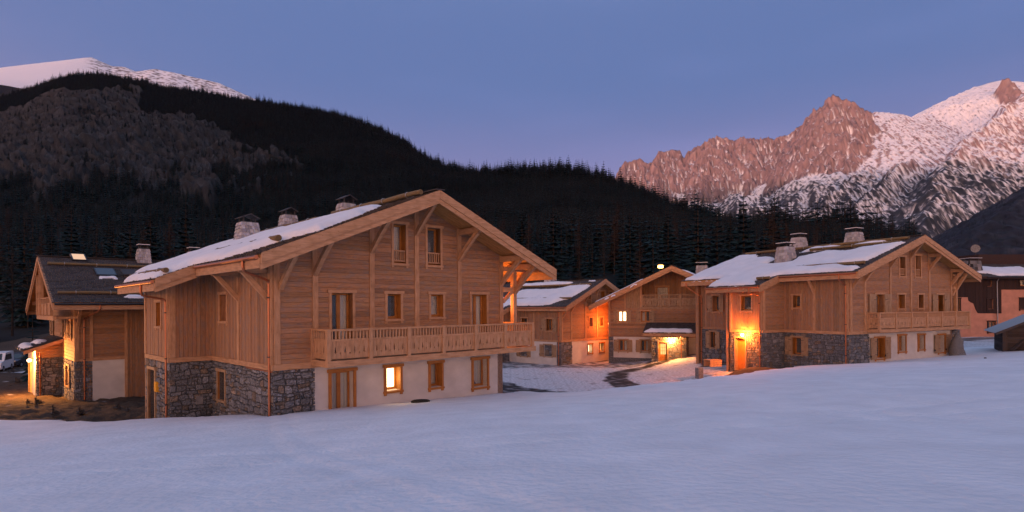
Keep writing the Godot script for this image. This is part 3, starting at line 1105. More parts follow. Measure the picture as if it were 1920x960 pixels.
	rail_board(cw, fw, -w[2], -w[1] + 0.06, 0.0, 0.18, -0.01, 0.07, "trim_wood")
	add_windows(h, fw, ww)
	wall_core("mortar", stw, fw, rect(-w[2], base, -w[1] - 0.05, 0), [wd], 0.3, "mortar", -0.02)
	rubble(stw, fw, rect(-w[2], base + c.get("dig", 0.0), -w[1], -0.01), [hole(c.wing_door, 0.1)], c.stone, false, 0.4)
	door(h, fw, wd, 0.2, c.get("door_glazed", false))
	# --- the walls out of sight
	var far := fr_right(W)
	wall_core("far_wall", h, far, rect(0.0, base, c.depth, roof_h(c, W) - 0.17), [], 0.3, "facade_wood", 0.0)
	wall_core("back_wall", h, fr_front(c.depth + 0.3), PackedVector2Array([Vector2(0, base), Vector2(W, base), Vector2(W, roof_h(c, W) - 0.16), Vector2(c.ru, c.rh - 0.16), Vector2(0, roof_h(c, 0.0) - 0.16)]), [], 0.3, "facade_wood")
	wall_core("back_wall", h, fr_front(w[2] + 0.2), rect(w[0] + 0.03, base, -0.03, roof_h(c, w[0]) - 0.2), [], 0.2, "facade_wood")
	return h
func balcony(h: Node3D, c: Dictionary) -> void:
	var b: Array = c.balcony       # u0, u1, v, floor, rail, posts, boards, balusters
	var k := group("balcony", h)
	var v: float = b[2]
	var s: bool = c.singly
	rail_board(k, fr_front(v), b[0] - 0.07, b[1] + 0.12, b[3] - 0.21, b[3], -0.07, 0.07, "trim_wood", "floor_beam")
	rail_board(k, fr_left(b[0]), 0.0, -v - 0.07, b[3] - 0.21, b[3], -0.07, 0.07, "trim_wood", "floor_beam")
	rail_board(k, fr_right(b[1]), v + 0.07, 4.5, b[3] - 0.21, b[3], -0.07, 0.07, "trim_wood", "floor_beam")
	var n := 7
	for i in n:
		var q := MB.new()
		q.col = tint(0.9, 0.08)
		var va := v + 0.08 + (-v - 0.11) * i / n
		q.bx(P(b[0] + 0.08, b[3] - 0.1, va), P(b[1] - 0.08, b[3] - 0.06, va + (-v - 0.11) / n - 0.01))
		obj("deck_board", q, "trim_wood", k)
	var side := MB.new()
	side.bx(P(c.W + 0.02, b[3] - 0.1, 0.0), P(b[1] - 0.08, b[3] - 0.06, 4.5))
	obj("deck_board", side, "trim_wood", k)
	var ps: Array = b[5]
	for i in ps.size():
		balcony_post(k, P(ps[i], 0, v), b[3], b[4] + 0.0)
		if i + 1 < ps.size():
			balcony_bay(k, fr_front(v), ps[i] + 0.07, ps[i + 1] - 0.07, b[3], b[4], b[6], b[7], s, "trim_wood", b[8])
	balcony_post(k, P(b[0], 0, -0.08), b[3], b[4])
	balcony_bay(k, fr_left(b[0]), 0.15, -v - 0.07, b[3], b[4], 4, 6, s, "trim_wood", b[8])
	balcony_bay(k, fr_right(ps[ps.size() - 1]), v + 0.07, v + 1.7, b[3], b[4], 8, 11, false, "trim_wood", b[8])
	balcony_post(k, P(ps[ps.size() - 1], 0, v + 1.77), b[3], b[4])
	balcony_bay(k, fr_right(ps[ps.size() - 1]), v + 1.84, v + 3.4, b[3], b[4], 8, 11, false, "trim_wood", b[8])
	# the post that carries the eave over the open corner, with its struts
	var pu: float = b[9]
	var hp := roof_h(c, pu) - 0.4
	var q := MB.new()
	q.bx(P(pu - 0.1, b[3] - 0.05, 0.05), P(pu + 0.1, hp, -0.15))
	obj("corner_post", q, "trim_wood", k)
	var t := MB.new()
	t.bar(P(c.W, hp - 0.95, -0.05), P(pu, hp - 0.95, -0.05), 0.14, 0.2)
	t.bar(P(c.W + 0.02, hp - 0.02, -0.05), P(pu + 0.9, hp - 0.02, -0.05), 0.14, 0.2)
	obj("tie_beam", t, "trim_wood", k)
	brace(k, pu, roof_h(c, pu) - 0.32, -c.vf - 0.25, 1.25, "trim_wood", 0.16)
	var d := MB.new()
	d.bar(P(pu, hp - 1.0, -0.05), P(pu + 0.75, hp - 0.1, -0.05), 0.14, 0.15)
	d.bar(P(c.W, hp - 1.5, -0.05), P(pu - 0.02, hp - 0.95, -0.05), 0.12, 0.14)
	obj("strut", d, "trim_wood", k)

func chalet_a() -> void:
	var c := {
		"called": "gabled_chalet", "label": "large timber chalet in front, long balcony and one brightly lit ground-floor window", "singly": true,
		"at": Vector3(-7.81, EYE - 2.047, -19.15), "yaw": deg_to_rad(44.33),
		"W": 10.3, "ru": 5.6, "rh": 6.39, "sl": 0.414, "eu": -1.0, "er": 12.13, "vf": -1.6, "vb": 15.6, "depth": 14.6, "base": -3.2, "dig": 0.9,
		"pil": [0.12, 1.44, 3.65, 5.65, 7.8, 10.2], "purlins": [0.12, 1.44, 3.65, 5.62, 7.8, 10.2, 11.0], "pitch": 0.17, "stone": 0.215, "stone_u": 1.39,
		"wing": [-1.53, 5.9, 9.4, 4.4, 10.2, -2.35],
		"up": [
			[[2.05, 0.36, 2.86, 2.57], {"cur": 4, "sill": false}],
			[[4.31, 1.62, 4.9, 2.56], {"leafs": 1, "cur": 0}],
			[[6.33, 1.66, 6.94, 2.56], {"leafs": 1, "cur": 2}],
			[[8.48, 0.4, 9.33, 2.58], {"cur": 2, "sill": false}],
			[[4.6, 3.75, 5.15, 5.24], {"leafs": 1, "cur": 3, "rail": 0.5}],
			[[6.18, 3.75, 6.82, 5.24], {"leafs": 1, "cur": 0, "rail": 0.5}]],
		"down": [
			[[2.02, -2.1, 2.88, -0.22], {"cur": 3, "casing": "frame_wood"}],
			[[4.25, -1.1, 4.86, -0.22], {"leafs": 1, "lit": "lit_blind", "casing": "frame_wood", "spill": 0.3}],
			[[6.3, -1.17, 6.84, -0.22], {"leafs": 1, "cur": 3, "casing": "frame_wood"}],
			[[8.56, -1.4, 9.35, -0.22], {"leafs": 1, "cur": 2, "casing": "frame_wood"}]],
		"side": [[[-4.92, 1.58, -4.2, 2.58], {"boarded": true}]],
		"side_low": [[[-5.2, -1.45, -4.43, -0.38], {"boarded": true, "casing": "light_wood"}]],
		"wing_win": [[[-7.62, 1.38, -6.95, 2.3], {"boarded": true}]],
		"wing_door": [-8.85, -2.6, -7.8, -0.42],
		"balcony": [1.34, 11.08, -1.16, 0.29, 1.34, [1.34, 2.9, 4.48, 6.07, 7.69, 9.33, 11.02], 8, 11, 0, 10.98]}
	var h := gable_chalet(c)
	balcony(h, c)
	for u in [0.25, 1.44, 3.65, 5.65, 7.8, 10.2]:
		brace(h, u, roof_h(c, u) - 0.42, 1.2, 1.05)
	# struts under the side eave
	for v in [0.35, 2.95]:
		var b := MB.new()
		b.bar(P(-0.02, 2.35, v), P(-0.85, 3.28, v), 0.13, 0.15)
		b.bar(P(-0.02, 3.28, v), P(-0.95, 3.28, v), 0.13, 0.15)
		obj("eave_strut", b, "trim_wood", h)
	downpipe(h, PackedVector3Array([P(-1.1, 3.52, -0.45), P(-1.1, 3.2, -0.45), P(-0.09, 2.95, 0.1), P(-0.09, -2.6, 0.1)]))
	downpipe(h, PackedVector3Array([P(-2.45, 2.95, 6.0), P(-2.45, 2.55, 6.0), P(-1.62, 2.4, 6.05), P(-1.62, -2.6, 6.05)]))
	var led := MB.new()
	led.bx(P(-0.07, -0.05, 0.0), P(-0.03, -0.012, 2.2))
	obj("drip_strip", led, "copper", h)
	var vent := MB.new()
	vent.slab(rect(-0.63, -1.7, -0.38, -1.36), 0.0, 0.07, false, 0.01)
	obj("meter_box", vent, "concrete", h, fr_front(5.9))
	var yb := MB.new()
	yb.slab(rect(-7.62, -1.25, -7.35, -0.85), 0.0, 0.14, false, 0.03)
	obj("letter_box", yb, "yellow_paint", h, fr_left(-1.53))
	# chimneys
	chimney(h, P(2.95, roof_h(c, 2.95) - 0.1, 10.2), 0.49, 0.37, 1.0, 6, true, 1)
	chimney(h, P(5.85, roof_h(c, 5.85) - 0.1, 12.2), 0.43, 0.32, 0.9, 5, true, 1)
	chimney(h, P(6.15, roof_h(c, 6.15) - 0.15, 6.4), 0.42, 0.31, 0.98, 5, true, 1)
	# logs on the roof
	var fl := fr_slope(-1, c.eu, roof_h(c, c.eu), c.sl)
	var k := sqrt(1.0 + c.sl * c.sl)
	log_guard(h, fl, -7.2, -0.5, (0.5 - c.eu) * k, 0.1, 5)
	log_guard(h, fl, -15.2, -5.8, (4.4 - c.eu) * k, 0.1, 6)
	log_guard(h, fl, -5.6, 1.2, (5.1 - c.eu) * k, 0.1, 4)
	log_guard(h, fl, -10.1, -4.7, (-1.85 - c.eu) * k, 0.1, 3)
	# a lamp on the far side, under the eave by the open corner of the balcony
	lantern(h, P(10.62, 2.3, 0.75), Vector3(1, 0, 0), "bulb_warm", Color(1, 0.32, 0.07), 4.0)
	var tr := func(p: Array) -> PackedVector2Array:
		var o := PackedVector2Array()
		for q in p:
			o.append(Vector2(-q[1], (q[0] - c.eu) * k))
		return o
	roof_snow("roof_snow", "snow sheet on the roof of the large front chalet", h, fl, [
		tr.call([[-2.25, 9.9], [-2.25, 4.75], [-1.1, 4.8], [-0.85, 4.0], [-0.85, 2.0], [-0.35, 1.1], [0.1, 0.9], [0.4, 0.5], [0.7, 0.6], [1.2, -0.9], [2.6, -0.4], [3.6, 0.2], [4.7, 0.9], [4.95, 2.2], [4.2, 5.0], [4.25, 15.0], [1.0, 15.2], [-0.9, 15.2], [-0.95, 10.4]])], 0.13, 0.2, "snow patches left on roofs")
	roof_snow("roof_snow", "narrow snow strip near the ridge of the large front chalet", h, fl, [tr.call([[4.75, 5.9], [4.75, 14.8], [5.4, 14.8], [5.4, 7.2]])], 0.13, 0.1, "snow patches left on roofs")

func chalet_b() -> void:
	var c := {
		"called": "gabled_chalet", "label": "shuttered timber chalet on the right, stone wing lit orange by its door lamp", "singly": false,
		"at": Vector3(20.83, EYE - 1.87, -36.27), "yaw": deg_to_rad(28.04),
		"W": 12.0, "ru": 6.55, "rh": 6.38, "sl": 0.347, "eu": -0.75, "er": 13.8, "vf": -1.0, "vb": 13.5, "depth": 12.1, "base": -3.6, "dig": 0.4,
		"pil": [0.15, 1.6, 4.37, 6.75, 9.0, 11.85], "purlins": [0.15, 1.6, 4.37, 6.6, 9.0, 11.85, 12.5], "pitch": 0.2, "stone": 0.235, "stone_u": 2.02,
		"wing": [-2.15, 4.58, 7.3, 4.4, 9.0, -2.65], "soffit": 5, "wing_up": false,
		"up": [
			[[2.75, 0.4, 3.6, 2.5], {"shut": 0.75, "cur": 4, "sill": false}],
			[[5.24, 1.6, 6.0, 2.5], {"leafs": 1, "cur": 1}],
			[[7.65, 1.6, 8.25, 2.5], {"leafs": 1, "cur": 3}],
			[[10.0, 0.4, 10.8, 2.5], {"shut": 0.65, "cur": 4, "sill": false}],
			[[5.45, 3.75, 6.1, 5.0], {"leafs": 1, "cur": 1, "rail": 0.5}],
			[[7.3, 3.75, 7.95, 5.15], {"leafs": 1, "rail": 0.5}]],
		"down": [
			[[2.75, -1.6, 3.62, -0.3], {"shut": 0.62, "cur": 4, "casing": "frame_wood"}],
			[[5.3, -1.25, 6.1, -0.22], {"leafs": 1, "casing": "frame_wood"}],
			[[7.65, -1.2, 8.35, -0.25], {"leafs": 1, "casing": "frame_wood"}],
			[[10.2, -1.5, 10.95, -0.32], {"shut": 0.62, "cur": 1, "casing": "frame_wood"}]],
		"side": [[[-3.85, 1.7, -3.3, 2.5], {"leafs": 1}], [[-10.85, 1.4, -10.25, 2.62], {"leafs": 1, "shut": 0.45, "cur": 4}]],
		"side_low": [[[-3.9, -1.45, -3.24, -0.32], {"shut": 0.5, "leafs": 1, "cur": 4, "casing": "light_wood"}], [[-11.1, -1.4, -10.6, -0.2], {"leafs": 1, "shut": 0.42, "casing": "light_wood"}]],
		"wing_win": [[[-6.3, 1.5, -5.45, 2.5], {"leafs": 1, "rev": 0.2}]],
		"wing_door": [-6.8, -2.7, -5.95, -0.42],
		"balcony": [1.8, 12.59, -0.8, 0.31, 1.36, [1.8, 3.55, 5.35, 7.15, 8.95, 10.75, 12.55], 8, 14, 0, 12.4]}
	var h := gable_chalet(c)
	balcony(h, c)
	for u in [0.3, 1.6, 4.37, 6.75, 9.0, 11.85]:
		brace(h, u, roof_h(c, u) - 0.42, 0.72, 0.9)
	# the rough stone pier under the balcony's right end
	wall_core("mortar", h.get_node("stone_wall"), fr_front(0.1), rect(11.9, -3.2, 13.2, 0.0), [], 0.5, "mortar", -0.02)
	rubble(h.get_node("stone_wall"), fr_front(0.1), rect(11.9, -2.6, 13.25, 0.0), [], 0.3, false, 0.1)
	var fl := fr_left(0)
	var cs: Node3D = h.get_node("side_boards")
	boards(cs, fl, rect(-12.1, 0.18, -7.35, roof_h(c, 0.0) - 0.17), [hole([-10.85, 1.4, -10.25, 2.62], 0.09)], true, 0.18, "facade_wood", false)
	rubble(h.get_node("stone_wall"), fl, rect(-12.1, -3.2, -7.35, -0.01), [hole([-11.1, -1.4, -10.6, -0.2], 0.1)], 0.3, false)
	for v in [2.3]:
		var b := MB.new()
		b.bar(P(-0.02, 2.6, v), P(-0.6, 3.5, v), 0.13, 0.15)
		obj("eave_strut", b, "trim_wood", h)
	downpipe(h, PackedVector3Array([P(-0.85, 3.7, 0.1), P(-0.85, 3.35, 0.1), P(-0.09, 3.1, 0.16), P(-0.09, -2.4, 0.16)]))
	downpipe(h, PackedVector3Array([P(-2.75, 3.05, 5.2), P(-2.75, 2.7, 5.2), P(-2.24, 2.5, 4.75), P(-2.24, -2.6, 4.75)]))
	downpipe(h, PackedVector3Array([P(-0.85, 3.7, 12.9), P(-0.85, 3.4, 12.9), P(-0.09, 2.6, 12.0), P(-0.09, -2.9, 12.0)]))
	lantern(h, P(-2.62, -0.16, 5.86), Vector3(-1, 0, 0), "bulb_warm", Color(1, 0.205, 0.026), 20.0, 0.1)
	chimney(h, P(3.05, roof_h(c, 3.05) - 0.1, 6.7), 0.55, 0.42, 1.1, 5, false, 0)
	chimney(h, P(6.75, roof_h(c, 6.75) - 0.1, 8.3), 0.5, 0.38, 1.0, 5, false, 0)
	chimney(h, P(6.75, roof_h(c, 6.75) - 0.1, 3.8), 0.5, 0.38, 0.9, 5, false, 0)
	var k := sqrt(1.0 + c.sl * c.sl)
	var fs := fr_slope(-1, c.eu, roof_h(c, c.eu), c.sl)
	log_guard(h, fs, -4.0, 0.7, (0.55 - c.eu) * k, 0.1, 4)
	log_guard(h, fs, -12.5, 0.5, (5.75 - c.eu) * k, 0.1, 6)
	log_guard(h, fs, -6.0, 0.4, (4.95 - c.eu) * k, 0.1, 3)
	log_guard(h, fs, -5.4, -4.4, (-1.6 - c.eu) * k, 0.1, 1)
	var sky := MB.new()
	sky.bx(Vector3(-3.9, (5.0 - c.eu) * k, 0.02), Vector3(-2.6, (5.6 - c.eu) * k, 0.12))
	obj("skylight", sky, "dark_glass", h, fs)
	var sk2 := MB.new()
	sk2.bx(Vector3(-12.0, (5.05 - c.eu) * k, 0.02), Vector3(-10.9, (5.6 - c.eu) * k, 0.13))
	obj("skylight", sk2, "dark_glass", h, fs)
	var tr := func(p: Array) -> PackedVector2Array:
		var o := PackedVector2Array()
		for q in p:
			o.append(Vector2(-q[1], (q[0] - c.eu) * k))
		return o
	roof_snow("roof_snow", "wide snow sheet on the roof of the shuttered right-hand chalet", h, fs, [
		tr.call([[-0.68, 13.3], [-0.68, 9.3], [-2.6, 8.9], [-2.55, 4.9], [-1.6, 5.5], [-1.0, 4.8], [-0.62, 4.3], [-0.62, -0.6], [0.0, -0.7], [0.35, 0.3], [0.9, 0.9], [1.3, -0.4], [2.7, -0.5], [5.1, -0.6], [4.6, 1.8], [4.15, 2.4], [4.5, 4.3], [3.4, 5.9], [2.3, 5.6], [2.2, 7.8], [3.6, 7.9], [4.4, 9.2], [4.5, 10.6], [5.5, 11.0], [5.5, 13.0], [2.5, 13.3]])], 0.16, 0.17, "snow patches left on roofs")
	roof_snow("roof_snow", "snow patch below the ridge between the chimneys of the shuttered right-hand chalet", h, fs, [tr.call([[4.8, 6.9], [6.1, 6.2], [6.2, 5.0], [5.5, 3.9], [5.0, 4.6]]), tr.call([[5.25, 3.3], [5.9, 2.4], [6.2, 0.6], [5.5, 1.0], [4.9, 2.6]])], 0.14, 0.16, "snow patches left on roofs")

func chalet_d() -> void:
	var c := {
		"called": "gabled_chalet", "label": "middle chalet behind the balcony end, orange-lit gable with two glowing ground-floor windows", "singly": false,
		"at": Vector3(4.49, EYE - 3.318, -54.0), "yaw": deg_to_rad(46),
		"W": 9.6, "ru": 5.7, "rh": 5.95, "sl": 0.43, "eu": -0.45, "er": 11.6, "vf": -1.0, "vb": 12.5, "depth": 11.5, "base": -3.2,
		"pil": [0.12, 1.5, 3.7, 5.6, 7.6, 9.5], "purlins": [0.12, 1.5, 3.7, 5.7, 7.6, 9.5], "pitch": 0.2, "stone": 0.32, "stone_u": 1.6,
		"wing": [-1.9, 6.6, 10.0, 6.2, 10.6, -2.5], "soffit": 5,
		"up": [
			[[4.3, 1.35, 4.85, 2.2], {"leafs": 1}], [[6.0, 1.35, 6.6, 2.2], {"leafs": 1}],
			[[3.9, 3.5, 4.6, 4.7], {"leafs": 1, "rail": 0.5}], [[6.2, 3.5, 6.9, 4.8], {"leafs": 1, "rail": 0.5}]],
		"down": [
			[[4.12, -1.22, 4.78, -0.4], {"leafs": 1, "lit": "lit_blind", "casing": "frame_wood", "spill": 0.08}],
			[[6.05, -1.2, 6.75, -0.38], {"leafs": 2, "lit": "lit_room", "casing": "frame_wood", "spill": 0.08}]],
		"side": [[[-1.72, 1.05, -0.98, 2.15], {"shut": 0.5, "cur": 4}], [[-4.9, 1.3, -4.2, 2.2], {"leafs": 1}]],
		"side_low": [],
		"wing_win": [],
		"wing_door": [-9.2, -2.4, -8.3, -0.4]}
	var h := gable_chalet(c)
	for u in [0.25, 1.5, 3.7, 5.6, 7.6, 9.5]:
		brace(h, u, roof_h(c, u) - 0.42, 0.72, 0.9)
	# the lower side wall is rendered, with two shuttered windows
	var fl := fr_left(0)
	var low := [[[-1.95, -1.35, -1.05, -0.3], {"shut": 0.55, "cur": 1, "casing": "light_wood", "rev": 0.15, "zf": 0.06}], [[-5.0, -1.5, -4.2, -0.5], {"shut": 0.5, "cur": 4, "casing": "light_wood", "rev": 0.15, "zf": 0.06}]]
	wall_core("rendered_wall", h, fl, rect(-6.55, -3.2, -0.45, -0.01), holes_of(low, 0.0), 0.05, "stucco", 0.09)
	add_windows(h, fl, low)
	downpipe(h, PackedVector3Array([P(-0.55, 3.25, 1.0), P(-0.55, 3.0, 1.0), P(-0.12, 2.8, 0.2), P(-0.12, -2.2, 0.2)]))
	chimney(h, P(6.0, roof_h(c, 6.0) - 0.1, 6.3), 0.5, 0.38, 1.05, 5, false, 0)
	var k := sqrt(1.0 + c.sl * c.sl)
	var fs := fr_slope(-1, c.eu, roof_h(c, c.eu), c.sl)
	log_guard(h, fs, -10.0, 0.4, (4.2 - c.eu) * k, 0.1, 4)
	log_guard(h, fs, -9.5, 0.4, (1.05 - c.eu) * k, 0.1, 4)
	var tr := func(p: Array) -> PackedVector2Array:
		var o := PackedVector2Array()
		for q in p:
			o.append(Vector2(-q[1], (q[0] - c.eu) * k))
		return o
	roof_snow("roof_snow", "snow sheet on the roof of the middle chalet behind the balcony end", h, fs, [
		tr.call([[-0.3, 6.0], [-0.2, 1.4], [0.9, 0.4], [1.2, -0.1], [3.2, -0.4], [4.3, -0.3], [4.2, 2.2], [3.5, 3.4], [3.6, 8.0], [1.5, 9.0]]), tr.call([[-2.3, 6.8], [-2.2, 10.2], [2.0, 11.0], [1.5, 6.6]])], 0.18, 0.2, "snow patches left on roofs")
	roof_snow("roof_snow", "snow patch below the ridge of the middle chalet behind the balcony end", h, fs, [tr.call([[4.5, 9.4], [4.3, 3.4], [5.1, 2.4], [5.5, 4.6], [5.3, 9.2]]), tr.call([[5.15, 0.7], [5.2, -0.2], [5.5, -0.1], [5.45, 0.8]])], 0.15, 0.14, "snow patches left on roofs")

func chalet_c() -> void:
	var W := 11.0
	var c := {"W": W, "ru": 6.13, "rh": 6.36, "sl": 0.43, "eu": -1.46, "er": 12.97, "vf": -1.2, "vb": 17.0, "singly": true, "soffit": 6, "right_seen": true, "purlins": [0.2, 3.2, 6.13, 9.0, 10.8]}
	var h := thing("gabled_chalet", "chalet on the far left, bare shingle roof with skylights and an orange-lit gable end", "chalet", Vector3(-32.98, EYE - 3.02, -41.91), deg_to_rad(-46))
	gable_roof(h, c)
	var f := fr_front(0)
	var fr := fr_right(W)
	var base := -3.4
	var ups := [
		[[W - 1.95, 1.35, W - 1.1, 2.35], {"shut": 0.42, "leafs": 2}], [[W - 4.1, 1.35, W - 3.25, 2.35], {"shut": 0.42, "leafs": 2}],
		[[W - 9.9, 1.35, W - 9.1, 2.35], {"shut": 0.42}]]
	var downs := [[[W - 2.9, -1.6, W - 2.0, -0.4], {"shut": 0.5}]]
	var top := PackedVector2Array([Vector2(0, 0), Vector2(W, 0), Vector2(W, roof_h(c, W) - 0.16), Vector2(c.ru, c.rh - 0.16), Vector2(0, roof_h(c, 0.0) - 0.16)])
	wall_core("gable_wall", h, f, top, holes_of(ups, 0.0), 0.3, "trim_wood")
	boards(group("gable_boards", h), f, top, holes_of(ups, 0.09), false, 0.19, "trim_wood", false)
	add_windows(h, f, ups)
	add_windows(h, f, downs)
	var st := group("stone_wall", h)
	wall_core("mortar", st, f, rect(0, base, W, 0), holes_of(downs, 0), 0.3, "mortar", -0.02)
	rubble(st, f, rect(5.9, base, W, -0.01), holes_of(downs, 0.1), 0.28, false, 0.1)
	# the long side
	var et := roof_h(c, W) - 0.17
	wall_core("side_wall", h, fr, rect(0.05, base, 15, et), [], 0.3, "facade_wood", -0.02)
	var sb := group("side_boards", h)
	boards(sb, fr, rect(0, 0.02, 2.5, et), [Rect2(0.7, -1, 0.16, 9), Rect2(-0.1, -1, 0.25, 9)], false, 0.19, "facade_wood", true)
	boards(sb, fr, rect(2.5, base, 8, et), [], true, 0.16, "facade_wood", true, 0.1)
	corner_post(sb, fr, 0.1, 0.0, et, 0.2)
	corner_post(sb, fr, 0.78, 0.0, et, 0.16)
	corner_post(sb, fr, 2.5, base, et, 0.14, "trim_wood", 0.12)
	rail_board(sb, fr, 0.0, 2.5, 0.0, 0.16, -0.01, 0.06, "trim_wood")
	rubble(st, fr, rect(0, base, 0.82, -0.01), [], 0.2, true, 0.1)
	wall_core("rendered_panel", h, fr, rect(0.82, base, 2.44, -0.01), [], 0.1, "stucco", 0.03)
	var es := MB.new()
	es.bar(P(W + 0.03, 2.1, 0.15), P(W + 0.95, 3.15, 0.15), 0.14, 0.16)
	obj("eave_strut", es, "trim_wood", h)
	var eh := roof_h(c, c.er)
	gutter(h, P(c.er + 0.09, eh - 0.1, c.vf + 0.05), P(c.er + 0.09, eh - 0.1, 16.5), "dark_metal")
	downpipe(h, PackedVector3Array([P(c.er + 0.09, eh - 0.15, 0.9), P(c.er + 0.09, eh - 0.45, 0.9), P(W + 0.14, 2.5, 0.42), P(W + 0.14, -2.8, 0.42)]))
	# attic balcony under the gable
	var bk := group("balcony", h)
	rail_board(bk, fr_front(-1.05), 4.2, 12.3, 2.42, 2.66, -0.08, 0.08, "trim_wood", "floor_beam")
	var dk := MB.new()
	dk.bx(P(4.2, 2.5, -1.0), P(12.2, 2.62, -0.02))
	obj("deck", dk, "trim_wood", bk)
	for k in 5:
		var ua := 4.3 + k * 1.6
		balcony_post(bk, P(ua, 0, -1.05), 2.66, 3.75)
		if k < 4:
			balcony_bay(bk, fr_front(-1.05), ua + 0.07, ua + 1.53, 2.66, 3.75, 4, 5, true, "trim_wood", 1)
	for u in [4.3, 5.9]:
		var q := MB.new()
		q.bx(P(u - 0.11, 2.66, -1.16), P(u + 0.11, roof_h(c, u) - 0.3, -0.94))
		obj("loggia_post", q, "trim_wood", bk)
	# porch
	var pk := group("porch", h)
	var px := 6.1
	var pv := -1.36
	wall_core("mortar", pk, fr_right(px), rect(pv, base, 0, 0), [], 0.3, "mortar", -0.02)
	rubble(pk, fr_right(px), rect(pv, base + 0.3, 0, -0.01), [], 0.24, true, 0.12)
	boards(pk, fr_right(px), PackedVector2Array([Vector2(pv, 0.0), Vector2(0, 0.0), Vector2(0, 1.0), Vector2(pv, 0.5)]), [], false, 0.19, "trim_wood", true)
	wall_core("wall", pk, fr_front(pv), rect(1.5, base, px, 0.5), [hole([2.6, -2.5, 3.7, -0.35])], 0.3, "stucco", 0.0)
	door(pk, fr_front(pv), hole([2.6, -2.5, 3.7, -0.35]), 0.1, true, "lit_room")
	var rf := MB.new()
	rf.slab(PackedVector2Array([Vector2(-2.0, 0.42), Vector2(0.0, 1.12), Vector2(0.0, 1.26), Vector2(-2.0, 0.56)]), -0.2, 5.6, false, 0.0, true)
	var rt := Transform3D(Basis(Vector3(0, 0, -1), Vector3.UP, Vector3(1, 0, 0)), P(1.2, 0, 0))
	obj("porch_roof", rf, "shingle", pk, rt)
	var rb := MB.new()
	rb.slab(PackedVector2Array([Vector2(-2.0, 0.3), Vector2(0.0, 1.0), Vector2(0.0, 1.2), Vector2(-2.0, 0.5)]), 5.6, 5.66, false, 0.01, true)
	obj("rake_board", rb, "trim_wood", pk, rt)
	shingles(pk, Transform3D(Basis(Vector3(1, 0, 0), Vector3(0, 0.33, -0.944), Vector3(0, 0.944, 0.33)), P(1.0, 0.56, -2.0)), 0.0, 5.8, 0.0, 2.1, 0.22)
	lantern(h, P(5.95, -0.12, pv - 0.3), Vector3(0, 0, 1), "bulb_warm", Color(1, 0.36, 0.08), 40.0, 0.1)
	downpipe(h, PackedVector3Array([P(px + 0.1, 0.3, pv + 0.2), P(px + 0.1, -0.2, pv + 0.2), P(px + 0.1, -2.6, pv + 0.2)]))
	var vb := MB.new()
	vb.slab(rect(-0.62, -1.75, -0.4, -1.25), 0.0, 0.08, false, 0.01)
	obj("meter_box", vb, "concrete", h, fr_right(px))
	roof_snow("roof_snow", "snow lumps on the small porch roof beside the lit lamp at far left", h, Transform3D(Basis(Vector3(1, 0, 0), Vector3(0, 0.33, -0.944), Vector3(0, 0.944, 0.33)), P(1.0, 0.6, -2.0)), [PackedVector2Array([Vector2(1.6, 0.1), Vector2(5.2, 0.05), Vector2(5.4, 0.5), Vector2(2.0, 0.6)]), PackedVector2Array([Vector2(2.2, 0.75), Vector2(5.0, 0.75), Vector2(4.6, 1.3), Vector2(2.6, 1.2)])], 0.12, 0.14, "snow patches left on roofs")
	# roof pieces
	var k := sqrt(1.0 + c.sl * c.sl)
	var fs := fr_slope(1, c.er, eh, c.sl)
	var ry := func(v: float) -> float: return (v + 1.97) * k
	log_guard(h, fs, -0.9, 9.0, ry.call(3.4), 0.09, 6)
	log_guard(h, fs, -0.9, 9.0, ry.call(-0.95), 0.09, 6)
	for q in [[0.5, 1.15, 4.3, 5.25, true], [1.4, 2.35, 1.9, 2.9, false]]:
		var s := MB.new()
		s.bx(Vector3(q[0] - 0.07, ry.call(q[2]) - 0.07, 0.02), Vector3(q[1] + 0.07, ry.call(q[3]) + 0.07, 0.13))
		var o := obj("skylight", s, "dark_metal", h, fs)
		var g := MB.new()
		g.quad(Vector3(q[0], ry.call(q[2]), 0.134), Vector3(q[1], ry.call(q[2]), 0.134), Vector3(q[1], ry.call(q[3]), 0.134), Vector3(q[0], ry.call(q[3]), 0.134))
		obj("skylight_pane", g, "lit_skylight" if q[4] else "dark_glass", o)
	var dv := MB.new()
	dv.bx(Vector3(2.75, ry.call(1.5), 0.0), Vector3(3.5, ry.call(1.6), 0.3))
	dv.bx(Vector3(2.65, ry.call(1.45), 0.3), Vector3(4.3, ry.call(2.3), 0.36))
	obj("roof_vent", dv, "slate", h, fs)
	chimney(h, P(c.ru + 0.15, 6.2, 4.45), 0.4, 0.3, 0.95, 5, true, 0)
	chimney(h, P(c.ru + 0.15, 6.2, 7.6), 0.4, 0.3, 0.95, 5, true, 0)
	roof_snow("roof_snow", "small snow patches under the skylight and above the eave log of the far-left chalet", h, fs, [
		PackedVector2Array([Vector2(1.5, ry.call(1.45)), Vector2(2.3, ry.call(1.45)), Vector2(2.3, ry.call(1.75)), Vector2(1.5, ry.call(1.75))]),
		PackedVector2Array([Vector2(1.7, ry.call(-0.8)), Vector2(3.6, ry.call(-0.8)), Vector2(3.6, ry.call(-0.6)), Vector2(1.8, ry.call(-0.62))]),
		PackedVector2Array([Vector2(2.1, ry.call(-1.35)), Vector2(3.2, ry.call(-1.4)), Vector2(3.2, ry.call(-1.0)), Vector2(2.4, ry.call(-1.05))])], 0.1, 0.09, "snow patches left on roofs")

